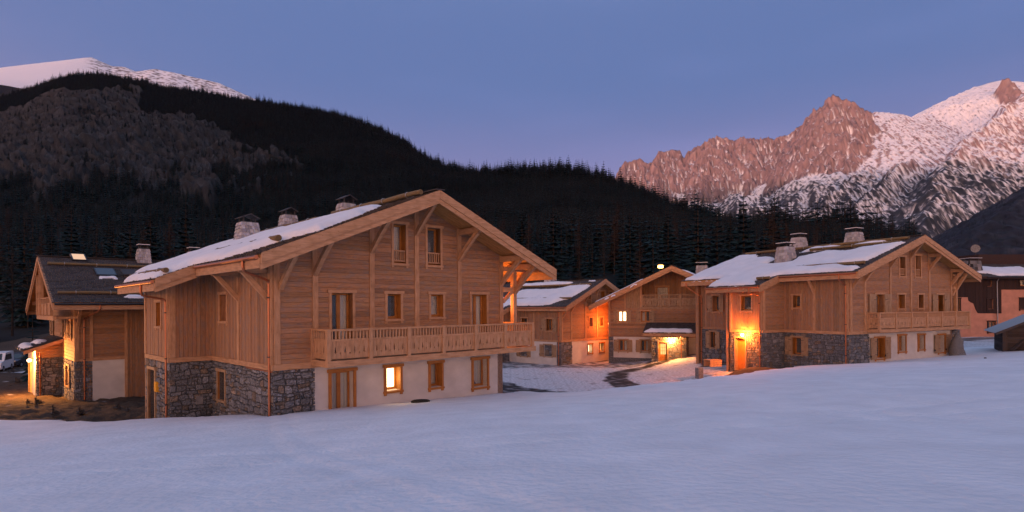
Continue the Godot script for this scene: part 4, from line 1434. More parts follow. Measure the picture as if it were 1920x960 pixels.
func chalet_e() -> void:
	var W := 12.2
	var c := {"W": W, "ru": 6.0, "rh": 6.5, "sl": 0.465, "eu": -1.65, "er": 13.6, "vf": -1.0, "vb": 12.0, "singly": false, "soffit": 5, "purlins": [0.15, 1.65, 6.0, 9.0]}
	var h := thing("gabled_chalet", "chalet at the end of the yard, attic balcony across its gable and a lit porch", "chalet", Vector3(9.2, EYE - 2.91, -56), deg_to_rad(-22))
	gable_roof(h, c)
	var f := fr_front(0)
	var base := -3.4
	var ups := [[[0.95, 1.42, 1.72, 2.42], {"shut": 0.42, "lit": "lit_blind", "spill": 0.03, "zf": 0.04, "rev": 0.15}], [[3.1, 1.42, 3.88, 2.42], {"shut": 0.42, "cur": 1, "rev": 0.15}]]
	var downs := [[[1.0, -1.35, 1.78, -0.3], {"shut": 0.45, "cur": 4, "rev": 0.15, "casing": "light_wood"}], [[3.05, -1.35, 3.75, -0.3], {"shut": 0.42, "cur": 4, "rev": 0.15, "casing": "light_wood"}]]
	# gable: boards up to the balcony floor, then a recess behind the balcony
	var low := rect(0, 0, W, 2.62)
	wall_core("gable_wall", h, f, low, holes_of(ups, 0), 0.3, "facade_wood")
	var gb := group("gable_boards", h)
	boards(gb, f, rect(0, 0.02, W, 2.62), holes_of(ups, 0.09), false, 0.2, "facade_wood", false)
	add_windows(h, f, ups)
	var hi_l := PackedVector2Array([Vector2(0, 2.62), Vector2(3.1, 2.62), Vector2(3.1, roof_h(c, 3.1) - 0.16), Vector2(0, roof_h(c, 0.0) - 0.16)])
	wall_core("gable_wall", h, f, hi_l, [], 0.3, "facade_wood")
	boards(gb, f, hi_l, [Rect2(1.6, 2.6, 1.5, 5)], false, 0.2, "facade_wood", false)
	boards(gb, f, PackedVector2Array([Vector2(1.62, 2.7), Vector2(3.08, 2.7), Vector2(3.08, roof_h(c, 3.08) - 0.18), Vector2(1.62, roof_h(c, 1.62) - 0.18)]), [], true, 0.2, "light_wood", false, 0.04, 0.06)
	corner_post(gb, f, 1.6, 2.6, roof_h(c, 1.6) - 0.17, 0.16)
	corner_post(gb, f, 3.1, 2.6, roof_h(c, 3.1) - 0.17, 0.16)
	corner_post(gb, f, 0.1, 0.0, roof_h(c, 0.1) - 0.17, 0.2)
	var fb := fr_front(1.5)
	var rec := PackedVector2Array([Vector2(3.0, 2.62), Vector2(W, 2.62), Vector2(W, roof_h(c, W) - 0.16), Vector2(c.ru, c.rh - 0.16), Vector2(3.0, roof_h(c, 3.0) - 0.16)])
	var rw := [[[4.3, 2.75, 5.4, 4.7], {"leafs": 1, "cur": 3, "rev": 0.1, "kick": 0.2}], [[9.6, 2.75, 10.5, 4.6], {"leafs": 1, "rev": 0.1, "kick": 0.2}]]
	wall_core("recess_wall", h, fb, rec, holes_of(rw, 0), 0.3, "facade_wood")
	boards(gb, fb, rec, holes_of(rw, 0.09), true, 0.2, "facade_wood", false)
	add_windows(h, fb, rw)
	wall_core("recess_cheek", h, fr_right(3.1), rect(-0.02, 2.62, 1.5, roof_h(c, 3.1) - 0.17), [], 0.05, "facade_wood")
	var kp := group("balcony", h)
	rail_board(kp, f, 3.05, W, 2.62, 2.84, -0.1, 0.1, "light_wood", "floor_beam")
	var dk := MB.new()
	dk.bx(P(3.1, 2.6, 0.0), P(W, 2.7, 1.5))
	obj("deck", dk, "trim_wood", kp)
	for i in 6:
		var ua := 3.2 + i * 1.72
		balcony_post(kp, P(ua, 0, -0.02), 2.84, 3.95, "light_wood")
		if i < 5:
			balcony_bay(kp, fr_front(-0.02), ua + 0.07, ua + 1.65, 2.84, 3.95, 6, 12, false, "light_wood", 1)
	for u in [8.4]:
		var q := MB.new()
		q.bx(P(u - 0.1, 2.84, -0.1), P(u + 0.1, roof_h(c, u) - 0.2, 0.1))
		obj("loggia_post", q, "trim_wood", kp)
	brace(h, 0.2, roof_h(c, 0.2) - 0.42, 0.75, 0.9)
	# ground floor
	add_windows(h, f, downs)
	wall_core("rendered_wall", h, f, rect(0.45, -1.97, 4.35, -0.01), holes_of(downs, 0), 0.3, "stucco", 0.01)
	wall_core("rendered_wall", h, f, rect(7.1, base, W, -0.01), [], 0.3, "stucco", 0.01)
	wall_core("plinth", h, f, rect(0.02, base, 4.4, -1.98), [], 0.3, "plinth_stone", 0.07)
	var st := group("stone_wall", h)
	wall_core("mortar", st, f, rect(0.02, base, 0.44, 0), [], 0.3, "mortar", -0.02)
	rubble(st, f, rect(0, -1.98, 0.46, -0.01), [], 0.26, false)
	# porch
	var pk := group("porch", h)
	var pf := fr_front(-1.8)
	var dr := hole([4.95, -2.45, 5.68, -0.35])
	wall_core("mortar", pk, pf, rect(4.3, base, 7.3, 0.1), [dr], 0.3, "mortar", -0.02)
	rubble(pk, pf, rect(4.3, -2.6, 7.32, 0.1), [hole([4.95, -2.45, 5.68, -0.35], 0.1)], 0.28, false, 0.3)
	door(pk, pf, dr, 0.08, true, "lit_room")
	wall_core("mortar", pk, fr_right(7.3), rect(-1.75, base, 0, 0.1), [], 0.3, "mortar", -0.02)
	rubble(pk, fr_right(7.3), rect(-1.8, -2.7, 0, 0.1), [], 0.28, false, 0.3)
	wall_core("mortar", pk, fr_left(4.3), rect(0, base, 1.75, 0.1), [], 0.3, "mortar", -0.02)
	var rf := MB.new()
	rf.slab(PackedVector2Array([Vector2(-2.35, 0.36), Vector2(0.0, 1.22), Vector2(0.0, 1.36), Vector2(-2.35, 0.5)]), 0.0, 4.6, false, 0.0, true)
	obj("porch_roof", rf, "shingle", pk, Transform3D(Basis(Vector3(0, 0, -1), Vector3.UP, Vector3(1, 0, 0)), P(3.6, 0, 0)))
	rail_board(pk, fr_front(-2.33), 3.6, 8.2, 0.2, 0.46, 0.0, 0.06, "light_wood", "fascia")
	var slp := Transform3D(Basis(Vector3(1, 0, 0), Vector3(0, 0.344, -0.939), Vector3(0, 0.939, 0.344)), P(3.6, 0.5, -2.35))
	shingles(pk, slp, 0, 4.6, 0, 2.5, 0.24)
	roof_snow("roof_snow", "snow strip along the edge of the lit porch roof at the end of the yard", h, slp, [PackedVector2Array([Vector2(0.15, 0.1), Vector2(4.3, 0.1), Vector2(4.2, 0.85), Vector2(2.0, 0.95), Vector2(0.6, 0.85)])], 0.12, 0.16, "snow patches left on roofs")
	downpipe(pk, PackedVector3Array([P(6.9, 0.3, -2.4), P(6.9, 0.0, -2.3), P(6.9, -0.3, -1.95), P(6.9, -2.5, -1.95)]))
	lantern(h, P(6.02, -0.15, -2.1), Vector3(0, 0, 1), "bulb_warm", Color(1, 0.34, 0.08), 17.0, 0.1)
	# the far sides, with a lamp on the wall towards the neighbour
	wall_core("side_wall", h, fr_left(0), rect(-11.5, base, -0.05, roof_h(c, 0.0) - 0.17), [], 0.3, "facade_wood")
	wall_core("side_wall", h, fr_right(W), rect(0, base, 11.5, roof_h(c, W) - 0.17), [], 0.3, "facade_wood")
	wall_core("back_wall", h, fr_front(11.5), PackedVector2Array([Vector2(0, base), Vector2(W, base), Vector2(W, 3), Vector2(c.ru, c.rh - 0.16), Vector2(0, 3)]), [], 0.3, "facade_wood")
	lantern(h, P(-0.24, 1.2, 1.35), Vector3(-1, 0, 0), "bulb_sodium", Color(1, 0.22, 0.04), 10.0, 0.1)
	chimney(h, P(8.2, 5.3, 5.0), 0.62, 0.48, 1.5, 5, false, 0)
	var k := sqrt(1.0 + c.sl * c.sl)
	var fs := fr_slope(-1, c.eu, roof_h(c, c.eu), c.sl)
	roof_snow("roof_snow", "thin snow along the left roof edge of the chalet at the end of the yard", h, fs, [PackedVector2Array([Vector2(-8, 0.6), Vector2(0.92, 0.6), Vector2(0.92, 5.6), Vector2(-1.0, 6.0), Vector2(-8, 6)])], 0.22, 0.09, "snow patches left on roofs")
	roof_snow("roof_snow", "snow strip on the right roof slope of the chalet at the end of the yard", h, fr_slope(1, c.er, roof_h(c, c.er), c.sl), [PackedVector2Array([Vector2(-0.6, 4.8), Vector2(-0.6, 7.6), Vector2(0.4, 7.2), Vector2(0.4, 4.8)])], 0.15, 0.1, "snow patches left on roofs")

func chalet_f() -> void:
	var h := thing("village_house", "pink rendered house with dark timber upper wall behind the small shed", "house", Vector3(47.49, EYE - 3.86, -62), deg_to_rad(5))
	var f := fr_front(0)
	var wins := [[[2.95, 3.3, 3.6, 4.35], {"leafs": 1, "boarded": true, "rev": 0.1}], [[2.9, 5.7, 3.45, 6.4], {"leafs": 1, "boarded": true, "rev": 0.1}], [[3.0, 0.85, 3.75, 1.95], {"leafs": 2, "rev": 0.12}], [[6.7, 3.25, 7.5, 4.4], {"boarded": true, "rev": 0.1}], [[6.7, 5.75, 7.4, 6.35], {"leafs": 1, "rev": 0.1}], [[-0.95, 3.2, -0.2, 4.4], {"boarded": true, "rev": 0.1}]]
	for q in wins:
		q[1]["casing"] = "dark_wood"
		q[1]["wood"] = "trim_wood"
		q[1]["zf"] = 0.05
	wall_core("rendered_wall", h, f, rect(-3, -1.5, 14, 6.9), holes_of(wins, 0), 0.3, "pink_stucco")
	add_windows(h, f, wins)
	# dark boards over the upper wall with a curved lower edge
	var up := PackedVector2Array([Vector2(-3, 4.55), Vector2(0.75, 4.55), Vector2(0.8, 4.2), Vector2(1.05, 4.0), Vector2(1.35, 3.9), Vector2(1.5, 3.5), Vector2(1.62, 3.2), Vector2(1.85, 2.85), Vector2(4.55, 2.8), Vector2(4.55, 5.33), Vector2(14, 5.33), Vector2(14, 6.9), Vector2(-3, 6.9)])
	boards(group("upper_boards", h), f, up, holes_of(wins, 0.09), true, 0.19, "dark_wood", true, 0.04, 0.25)
	var pp := MB.new()
	pp.tube(PackedVector3Array([P(3.85, 6.5, -0.5), P(3.98, 6.2, -0.12), P(4.05, 0.05, -0.12)]), 0.05, 8)
	obj("downpipe", pp, "tin_sheet", h)
	# roof: a lower left part and a higher right part
	var fa := MB.new()
	fa.slab(PackedVector2Array([Vector2(-0.9, 6.5), Vector2(6, 9.0), Vector2(6, 9.15), Vector2(-0.9, 6.7)]), -3.5, 14.5, false, 0.0, true)
	var tr := Transform3D(Basis(Vector3(0, 0, -1), Vector3.UP, Vector3(1, 0, 0)), P(0, 0, 0))
	obj("roof", fa, "shingle", h, tr)
	rail_board(h, fr_front(-0.95), -3.5, 14.5, 6.45, 6.66, 0.0, 0.05, "dark_wood", "fascia")
	var gt := MB.new()
	gt.tube(PackedVector3Array([P(2.0, 6.62, -1.05), P(14, 6.62, -1.05)]), 0.07, 8)
	obj("gutter", gt, "dark_metal", h)
	var gb := MB.new()
	gb.bx(P(5.3, 7.8, 3.5), P(14, 9.4, 9.0))
	obj("ridge_part", gb, "dark_wood", h)
	chimney(h, P(2.2, 7.1, 1.2), 0.75, 0.62, 1.35, 4, false, 0, 0.35)
	var ds := MB.new()
	ds.tube(PackedVector3Array([P(5.45, 9.3, 4.0), P(5.45, 9.75, 4.0)]), 0.04, 6)
	obj("dish_mast", ds, "dark_metal", h)
	var di := MB.new()
	di.ring_tube(PackedVector3Array([P(5.4, 10.1, 3.98), P(5.46, 10.1, 4.08), P(5.5, 10.1, 4.12)]), PackedFloat32Array([0.45, 0.33, 0.08]), 16)
	var dish := obj("satellite_dish", di, "concrete", h)
	var slope := Transform3D(Basis(Vector3(1, 0, 0), Vector3(0, 0.34, -0.94), Vector3(0, 0.94, 0.34)), P(0, 6.7, -0.9))
	shingles(h, slope, -3.4, 14.4, 0.0, 6.9, 0.34)
	roof_snow("roof_snow", "snow sheet on the roof of the pink house", h, slope, [PackedVector2Array([Vector2(3.5, 0.12), Vector2(9, 0.12), Vector2(9, 3.4), Vector2(5.6, 3.2), Vector2(4.6, 3.6), Vector2(3.2, 2.4), Vector2(1.6, 1.1), Vector2(3.0, 1.0)]), PackedVector2Array([Vector2(-0.5, 0.6), Vector2(0.9, 1.2), Vector2(1.2, 2.6), Vector2(-0.5, 2.8)])], 0.2, 0.18, "snow patches left on roofs")
	wall_core("side_wall", h, fr_left(-3), rect(-11, -1.5, -0.05, 6.9), [], 0.3, "pink_stucco")
	wall_core("side_wall", h, fr_right(14), rect(0, -1.5, 11, 6.9), [], 0.3, "pink_stucco")
	wall_core("back_wall", h, fr_front(11), rect(-3, -1.5, 14, 8.5), [], 0.3, "pink_stucco")

func shed() -> void:
	var h := thing("timber_shed", "small old log shed with a grey sheet-metal roof at the right edge", "shed", Vector3(35.26, EYE - 3.38, -42), deg_to_rad(-33))
	var f := fr_front(0)
	var W := 4.4
	var ru := 2.2
	var gp := PackedVector2Array([Vector2(0, -0.5), Vector2(W, -0.5), Vector2(W, 1.45), Vector2(ru, 2.5), Vector2(0, 1.45)])
	wall_core("gable_wall", h, f, gp, [], 0.1, "old_wood")
	boards(group("gable_logs", h), f, gp, [Rect2(1.5, -0.5, 1.0, 1.9)], false, 0.21, "old_wood", true, 0.09, 0.3)
	wall_core("side_wall", h, fr_left(0), rect(-4.5, -0.5, 0, 1.5), [], 0.1, "old_wood")
	boards(group("side_logs", h), fr_left(0), rect(-4.5, -0.5, 0, 1.5), [], false, 0.21, "old_wood", true, 0.09, 0.3)
	wall_core("side_wall", h, fr_right(W), rect(0, -0.5, 4.5, 1.5), [], 0.1, "old_wood")
	wall_core("back_wall", h, fr_front(4.5), gp, [], 0.1, "old_wood")
	boards(group("plank_door", h), f, rect(1.5, -0.5, 2.5, 1.4), [], true, 0.2, "old_wood", true, 0.05, 0.25)
	for u in [0.0, W]:
		var q := MB.new()
		q.bx(P(u - 0.13, -0.5, -0.14), P(u + 0.13, 1.5, 0.12))
		obj("post", q, "old_wood", h)
	# corrugated sheets
	for s in 2:
		var b := MB.new()
		var n := 64
		for k in n:
			var va := -0.95 + 6.2 * k / n
			var vb := -0.95 + 6.2 * (k + 1) / n
			var za := 0.03 * sin(va * 26.0)
			var zb := 0.03 * sin(vb * 26.0)
			var e := -0.65 if s == 0 else W + 0.65
			var eh := 1.28
			var a := P(e, eh + za, va)
			var b2 := P(e, eh + zb, vb)
			var c := P(ru, 2.74 + zb, vb)
			var d := P(ru, 2.74 + za, va)
			if s == 0:
				b.quad(b2, a, d, c)
			else:
				b.quad(a, b2, c, d)
		obj("roof_sheet", b, "tin_sheet", h)
	var rk := MB.new()
	rk.bar(P(-0.6, 1.22, -0.9), P(ru, 2.66, -0.9), 0.06, 0.16)
	rk.bar(P(ru, 2.66, -0.9), P(W + 0.6, 1.22, -0.9), 0.06, 0.16)
	obj("rake_board", rk, "old_wood", h)
	var rc := MB.new()
	rc.bar(P(ru, 2.79, -0.95), P(ru, 2.79, 5.2), 0.3, 0.04)
	obj("ridge_cap", rc, "tin_sheet", h)
	var l := MB.new()
	l.bar(Vector3(0, 0, 0), Vector3(0.75, 0.75, -0.2), 0.3, 0.05)
	var lb := obj("leaning_plank", l, "old_wood", self, Transform3D(Basis(Vector3.UP, deg_to_rad(-20)), Vector3(35.2, EYE - 3.3, -41.3)))
	tag(lb, "dark plank leaning against the corner of the old log shed", "plank")

# ------------------------------------------------------------------ the ground
# heights relative to the eye; X right, Z ahead
func crest_z(x: float) -> float:      # where the snow bank ends and drops to the yard
	var a := [[-60, 26.0], [-19, 24.0], [-9, 21.5], [-7, 23.0], [0.4, 26.5], [2.1, 23.8], [4.5, 25.9], [7.9, 28.8], [11.5, 32.0], [15.0, 35.2], [18.5, 38.0], [21.0, 60.0], [31.0, 58.0], [35.5, 49.0], [90, 52.0]]
	for k in a.size() - 1:
		if x < a[k + 1][0]:
			return lerpf(a[k][1], a[k + 1][1], clampf((x - a[k][0]) / (a[k + 1][0] - a[k][0]), 0, 1))
	return 90.0
func bank(x: float, z: float) -> float:
	var xc := x
	var zc := z
	if z > 44.0:
		zc = 44.0 + (z - 44.0) * 0.25
	if x < -16.0:
		xc = -16.0 + (x + 16.0) * 0.2
	if x > 27.0:
		xc = 27.0 + (x - 27.0) * 0.7
	if z < 0.0:
		zc = z * 0.3
	var e := -1.218 + 0.052 * xc - 0.0984 * zc
	e += smoothstep(28.0, 36.0, x) * smoothstep(30.0, 42.0, z) * 0.25
	return e
func low_ground(x: float, z: float) -> float:
	var e := -5.45
	e += smoothstep(10.0, 19.0, x + (z - 45.0) * 0.12) * 1.15
	e += smoothstep(22.0, 45.0, x) * 0.75
	e -= smoothstep(-30.0, -55.0, x) * 0.55
	e += smoothstep(70.0, 110.0, z) * 3.0
	# a heap of earth by the door of the right-hand wing, and a rough verge by the far-left chalet
	e += 0.75 * exp(-(pow((x - 15.4) / 2.1, 2.0) + pow((z - 38.2) / 1.5, 2.0)))
	e += 0.35 * smoothstep(-12.0, -16.0, x) * exp(-pow((z - 30.0) / 4.0, 2.0))
	e += smoothstep(-10.0, -15.0, x) * (noise_b.get_noise_2d(x * 24.0, z * 24.0) * 0.13 + noise_b.get_noise_2d(x * 60.0, z * 60.0) * 0.06)
	e += 0.55 * exp(-(pow((x + 45.0) / 6.0, 2.0) + pow((z - 49.0) / 2.2, 2.0)))
	e += noise_a.get_noise_2d(x * 3.0, z * 3.0) * 0.12 + noise_b.get_noise_2d(x * 14.0, z * 14.0) * 0.018
	return e
func field_h(x: float, z: float) -> float:
	var c := crest_z(x) + noise_a.get_noise_2d(x * 9.0, 5.0) * 0.9
	var t := smoothstep(c - 0.9, c + 3.2, z)
	var e := bank(x, z)
	e += noise_a.get_noise_2d(x * 2.2, z * 1.6) * 0.09 + noise_b.get_noise_2d(x * 7.0, z * 5.0) * 0.022
	e += noise_b.get_noise_2d(x * 26.0, z * 18.0) * 0.008
	# old ski and groomer tracks
	var g := x * 0.93 - z * 0.36
	var d := smoothstep(1.0, 6.0, x)
	e += d * 0.017 * sin(g * 7.5) * (0.6 + noise_a.get_noise_2d(x * 5.0, z * 2.0))
	for o in [9.5, 10.6, 13.8, 15.1]:
		var q: float = (z - o - x * 0.11 + noise_a.get_noise_2d(x * 1.2, o) * 1.2) / 0.13
		e -= 0.028 * exp(-q * q)
	for o in [-2.2, -1.7, 5.4, 6.0]:
		var q: float = (x * 0.8 + z * 0.45 - o - 4.0 + noise_a.get_noise_2d(z * 1.1, o) * 0.8) / 0.12
		e -= 0.022 * exp(-q * q)
	return lerpf(e, -7.2, t)
func axis(lo: float, hi: float, fine_lo: float, fine_hi: float, step: float, growth: float) -> PackedFloat32Array:
	var left: Array[float] = []
	var x := fine_lo
	var s := step
	while x > lo:
		s *= growth
		x -= s
		left.push_front(x)
	var out := PackedFloat32Array(left)
	x = fine_lo
	while x < fine_hi:
		out.append(x)
		x += step
	s = step
	while x < hi:
		out.append(x)
		s *= growth
		x += s
	out.append(x)
	return out
func sheet(called: String, xs: PackedFloat32Array, zs: PackedFloat32Array, height: Callable, color: Callable, m: String) -> MeshInstance3D:
	var b := MB.new()
	var nx := xs.size()
	var nz := zs.size()
	for j in nz:
		for i in nx:
			var p := Vector3(xs[i], EYE + float(height.call(xs[i], zs[j])), -zs[j])
			b.v.append(p)
			b.t.append(Vector2(xs[i], zs[j]))
			b.c.append(color.call(xs[i], zs[j], p.y - EYE))
	b.n.resize(nx * nz)
	for j in nz - 1:
		for i in nx - 1:
			var a := j * nx + i
			for k in [a, a + nx, a + 1, a + 1, a + nx, a + nx + 1]:
				b.ix.append(k)
	smooth(b)
	var o := obj(called, b, m, self)
	o.set_meta("kind", "structure")
	return o
func yard_color(x: float, z: float, e: float) -> Color:
	var n := noise_a.get_noise_2d(x * 6.0, z * 6.0)
	var n2 := noise_b.get_noise_2d(x * 17.0, z * 17.0)
	var n3 := noise_b.get_noise_2d(x * 34.0 + 7.0, z * 34.0)
	var snow := Color(0.84, 0.85, 0.88)
	var dirt := Color(0.085, 0.06, 0.042) * (1.0 + n2 * 0.5)
	var road := Color(0.05, 0.05, 0.053) * (1.0 + n3 * 0.3)
	var grit := 0.0
	# specks of gravel in the trodden snow
	grit = clampf((n3 * 1.1 + n2 * 0.5 + n * 0.5 - 0.5) * 3.0, 0.0, 0.7)
	var c := snow.lerp(dirt, grit)
	# dark tarmac: the near corner of the yard, and a curved path to the lit porch
	var wob := n * 0.35 + n2 * 0.25
	if x < 4.2 and x > -9.0 and z < 42.0 - 1.1 * (x + 0.8) + n * 1.6 + n2 * 0.9:
		c = road.lerp(snow, clampf(n2 * 1.4 - 0.1, 0.0, 0.4))
	var best := 9.0
	var way := [Vector2(8.6, 34), Vector2(7.9, 38), Vector2(7.7, 43), Vector2(8.4, 47), Vector2(10.4, 50), Vector2(14.0, 52.2)]
	for k in way.size() - 1:
		var q := Geometry2D.get_closest_point_to_segment(Vector2(x, z), way[k], way[k + 1])
		best = minf(best, q.distance_to(Vector2(x, z)) / lerpf(1.15, 0.55, float(k) / 4.0))
	if best + wob * 0.7 < 1.0:
		c = road.lerp(snow, clampf(n2 * 1.2 - 0.15, 0.0, 0.35))
	# bare ground along the walls
	if z > 52.0 + n * 1.5 and x > -4.0 and x < 20.0:
		c = c.lerp(road, clampf(0.5 + n2, 0.0, 1.0))
	if Vector2((x - 16.6) / 1.7, (z - 46.2) / 1.2).length() + wob * 0.5 < 1.0:
		c = road
	var heap := Vector2((x - 15.5) / 2.4, (z - 38.4) / 1.9).length() + n2 * 0.5
	if heap < 1.0:
		c = dirt.lerp(Color(0.17, 0.11, 0.055), clampf(0.5 + n3, 0, 1))
	# churned earth round the far-left chalet
	if z > 68.0:
		c = c.lerp(Color(0.03, 0.03, 0.028), smoothstep(68.0, 73.0, z + n * 4.0))
	var left := smoothstep(-9.0, -13.0, x + n * 2.0)
	if left > 0.0:
		var k := clampf((n * 0.6 + n2 * 0.6 + n3 * 0.6 - 0.62) * 5.0, 0.0, 0.8)
		var drift := clampf((0.62 - absf(z - 53.0) / 7.0 - absf(x + 47.0) / 16.0 + n) * 4.0, 0.0, 0.85)
		c = c.lerp(dirt.lerp(snow, maxf(k, drift) * smoothstep(70.0, 64.0, z)), left)
	# snow again beyond the right-hand chalet
	if x > 24.0:
		var k := clampf((n * 0.8 + n2 - 0.25 + (0.5 if absf(z - 58.0) < 2.5 else 0.0)) * 3.0, 0.0, 1.0)
		c = snow.lerp(dirt, k * smoothstep(50.0, 54.0, z))
	return c
func ground() -> void:
	sheet("snow_field", axis(-75, 95, -9, 9, 0.16, 1.022), axis(-40, 62, 3.6, 12.0, 0.11, 1.022), field_h, func(_x: float, _z: float, _e: float) -> Color: return Color.WHITE, "snow")
	sheet("yard_ground", axis(-75, 75, -30, 22, 0.22, 1.05), axis(17, 120, 26, 58, 0.22, 1.06), low_ground, yard_color, "ground")
	var flat := func(x: float, z: float) -> float: return -7.8 + (maxf(0.0, Vector2(x, z).length() - 90.0) * -0.012)
	sheet("valley_floor", axis(-9000, 9000, -60, 60, 40.0, 1.3), axis(-14000, 9500, -60, 60, 40.0, 1.3), flat, func(_x: float, _z: float, _e: float) -> Color: return Color(0.1, 0.1, 0.1), "hillside")

# ------------------------------------------------------------------ trees
func conifer_mesh(sd: int, ht: float, tiers: int, arms: int, spread: float) -> Array:   # [trunk, crown]
	var r := RandomNumberGenerator.new()
	r.seed = sd
	var tk := MB.new()
	tk.ring_tube(PackedVector3Array([Vector3(0, -0.6, 0), Vector3(0, ht * 0.5, 0), Vector3(0, ht * 0.97, 0)]), PackedFloat32Array([ht * 0.014, ht * 0.008, 0.015]), 6)
	var b := MB.new()
	for k in tiers:
		var t := float(k) / tiers
		var y := ht * (0.07 + 0.9 * t) + r.randf_range(-0.2, 0.2)
		var reach := spread * ht * pow(1.0 - t, 0.8) * r.randf_range(0.75, 1.15) + 0.12
		var a0 := r.randf() * TAU
		for j in arms:
			if r.randf() < 0.1:
				continue
			var a := a0 + TAU * j / arms + r.randf_range(-0.3, 0.3)
			var l := reach * r.randf_range(0.6, 1.15)
			var d := Vector3(cos(a), 0, sin(a))
			var s := Vector3(-d.z, 0, d.x)
			var droop := l * (0.38 - 0.5 * t) 
			var wd := l * r.randf_range(0.24, 0.38)
			var g := r.randf_range(0.6, 1.25)
			b.col = Color(0.008 * g, 0.027 * g, 0.032 * g)
			var p0 := Vector3(0, y, 0)
			var p1 := d * l * 0.55 + Vector3(0, y - droop * 0.35 + 0.05 * l, 0)
			var p2 := d * l + Vector3(0, y - droop, 0)
			var hang := Vector3(0, -l * 0.2, 0)
			b.tri(p0, p1 - s * wd + hang, p1, Vector2.ZERO, Vector2.ZERO, Vector2.ZERO)
			b.tri(p0, p1, p1 + s * wd + hang, Vector2.ZERO, Vector2.ZERO, Vector2.ZERO)
			b.tri(p1 - s * wd + hang, p2, p1, Vector2.ZERO, Vector2.ZERO, Vector2.ZERO)
			b.tri(p1, p2, p1 + s * wd + hang, Vector2.ZERO, Vector2.ZERO, Vector2.ZERO)
	return [tk, b]
func bare_mesh(sd: int, ht: float, limbs: int, larch: bool) -> Array:
	var r := RandomNumberGenerator.new()
	r.seed = sd
	var tk := MB.new()
	tk.ring_tube(PackedVector3Array([Vector3(0, -0.6, 0), Vector3(r.randf_range(-0.1, 0.1), ht * 0.5, 0), Vector3(0, ht, 0)]), PackedFloat32Array([ht * 0.012, ht * 0.007, 0.02]), 5)
	var b := MB.new()
	for k in limbs:
		var t := pow(r.randf(), 0.8)
		var y := ht * (0.16 + 0.82 * t)
		var a := r.randf() * TAU
		var d := Vector3(cos(a), 0, sin(a))
		var l := ht * (0.17 if larch else 0.24) * (1.08 - t) * r.randf_range(0.6, 1.2)
		var up := r.randf_range(-0.15, 0.25) if larch else r.randf_range(0.5, 1.1)
		var p0 := Vector3(0, y, 0)
		var p1 := p0 + (d + Vector3(0, up, 0)).normalized() * l
		var w := 0.035 + 0.0016 * ht
		var s := Vector3(-d.z, 0.3, d.x) * w
		b.col = (Color(0.036, 0.025, 0.022) if larch else Color(0.036, 0.038, 0.041)) * r.randf_range(0.7, 1.3)
		b.tri(p0 - s, p1, p0 + s, Vector2.ZERO, Vector2.ZERO, Vector2.ZERO)
		b.tri(p0 + Vector3(0, -w, 0), p1, p0 + Vector3(0, w, 0), Vector2.ZERO, Vector2.ZERO, Vector2.ZERO)
		for i in 4:
			var q := p0.lerp(p1, r.randf_range(0.3, 0.95))
			var e := q + (d * r.randf_range(-0.2, 0.7) + Vector3(r.randf_range(-1, 1), r.randf_range(-0.5, 0.6), r.randf_range(-1, 1))).normalized() * l * 0.42
			var s2 := Vector3(r.randf_range(-1, 1), r.randf_range(-1, 1), r.randf_range(-1, 1)).normalized() * w * 0.9
			b.tri(q - s2, e, q + s2, Vector2.ZERO, Vector2.ZERO, Vector2.ZERO)
	return [tk, b]
func tree_thing(called: String, label: String, grp: String, parts: Array) -> Node3D:
	var t := thing(called, label, "tree", Vector3.ZERO, 0, grp)
	obj("trunk", parts[0], "bark", t)
	obj("crown", parts[1], "foliage", t)
	return t
func merged(parts: Array) -> ArrayMesh:
	var a: MB = parts[0]
	a.c.fill(Color(0.025, 0.021, 0.018))
	var b: MB = parts[1]
	var k := a.v.size()
	a.v.append_array(b.v); a.n.append_array(b.n); a.t.append_array(b.t); a.c.append_array(b.c)
	for i in b.ix:
		a.ix.append(i + k)
	return a.mesh()
func scatter(called: String, label: String, mesh: ArrayMesh, where: Array, m: String) -> void:
	if where.is_empty():
		return
	var mm := MultiMesh.new()
	mm.transform_format = MultiMesh.TRANSFORM_3D
	mm.use_colors = true
	mm.mesh = mesh
	mm.instance_count = where.size()
	for k in where.size():
		mm.set_instance_transform(k, where[k][0])
		mm.set_instance_color(k, where[k][1])
	var o := MultiMeshInstance3D.new()
	o.name = called
	o.multimesh = mm
	o.material_override = M[m]
	add_child(o, true)
	tag(o, label, "forest", "", "stuff")

# ------------------------------------------------------------------ the wooded mountain behind the chalets: crest polyline, foot polyline
func dir_at(px: float, py: float, z: float) -> Vector3:        # a surveyed bearing: pixels of the photograph and a distance ahead
	var dx := px - 960.0
	var dy := py - 575.0
	var r := -0.0065
	return Vector3((cos(r) * dx + sin(r) * dy) / PXF * z, -(-sin(r) * dx + cos(r) * dy) / PXF * z, z)
const CREST := [[-420, 236, 1850], [-120, 215, 1800], [0, 188, 1750], [60, 170, 1720], [117, 149, 1700], [173, 144, 1700], [211, 148, 1680], [262, 154, 1640], [305, 168, 1600], [375, 177, 1560], [450, 191, 1500], [516, 201, 1430], [586, 213, 1360], [656, 227, 1280], [703, 248, 1220], [750, 269, 1160], [797, 301, 1080], [834, 322, 1000], [867, 327, 930], [900, 332, 880], [1000, 330, 800], [1060, 332, 760], [1100, 339, 720], [1160, 354, 660], [1200, 373, 610], [1250, 398, 550], [1300, 420, 480], [1350, 436, 420], [1420, 452, 360], [1500, 468, 310], [1580, 480, 280], [1700, 500, 260], [1900, 520, 250]]
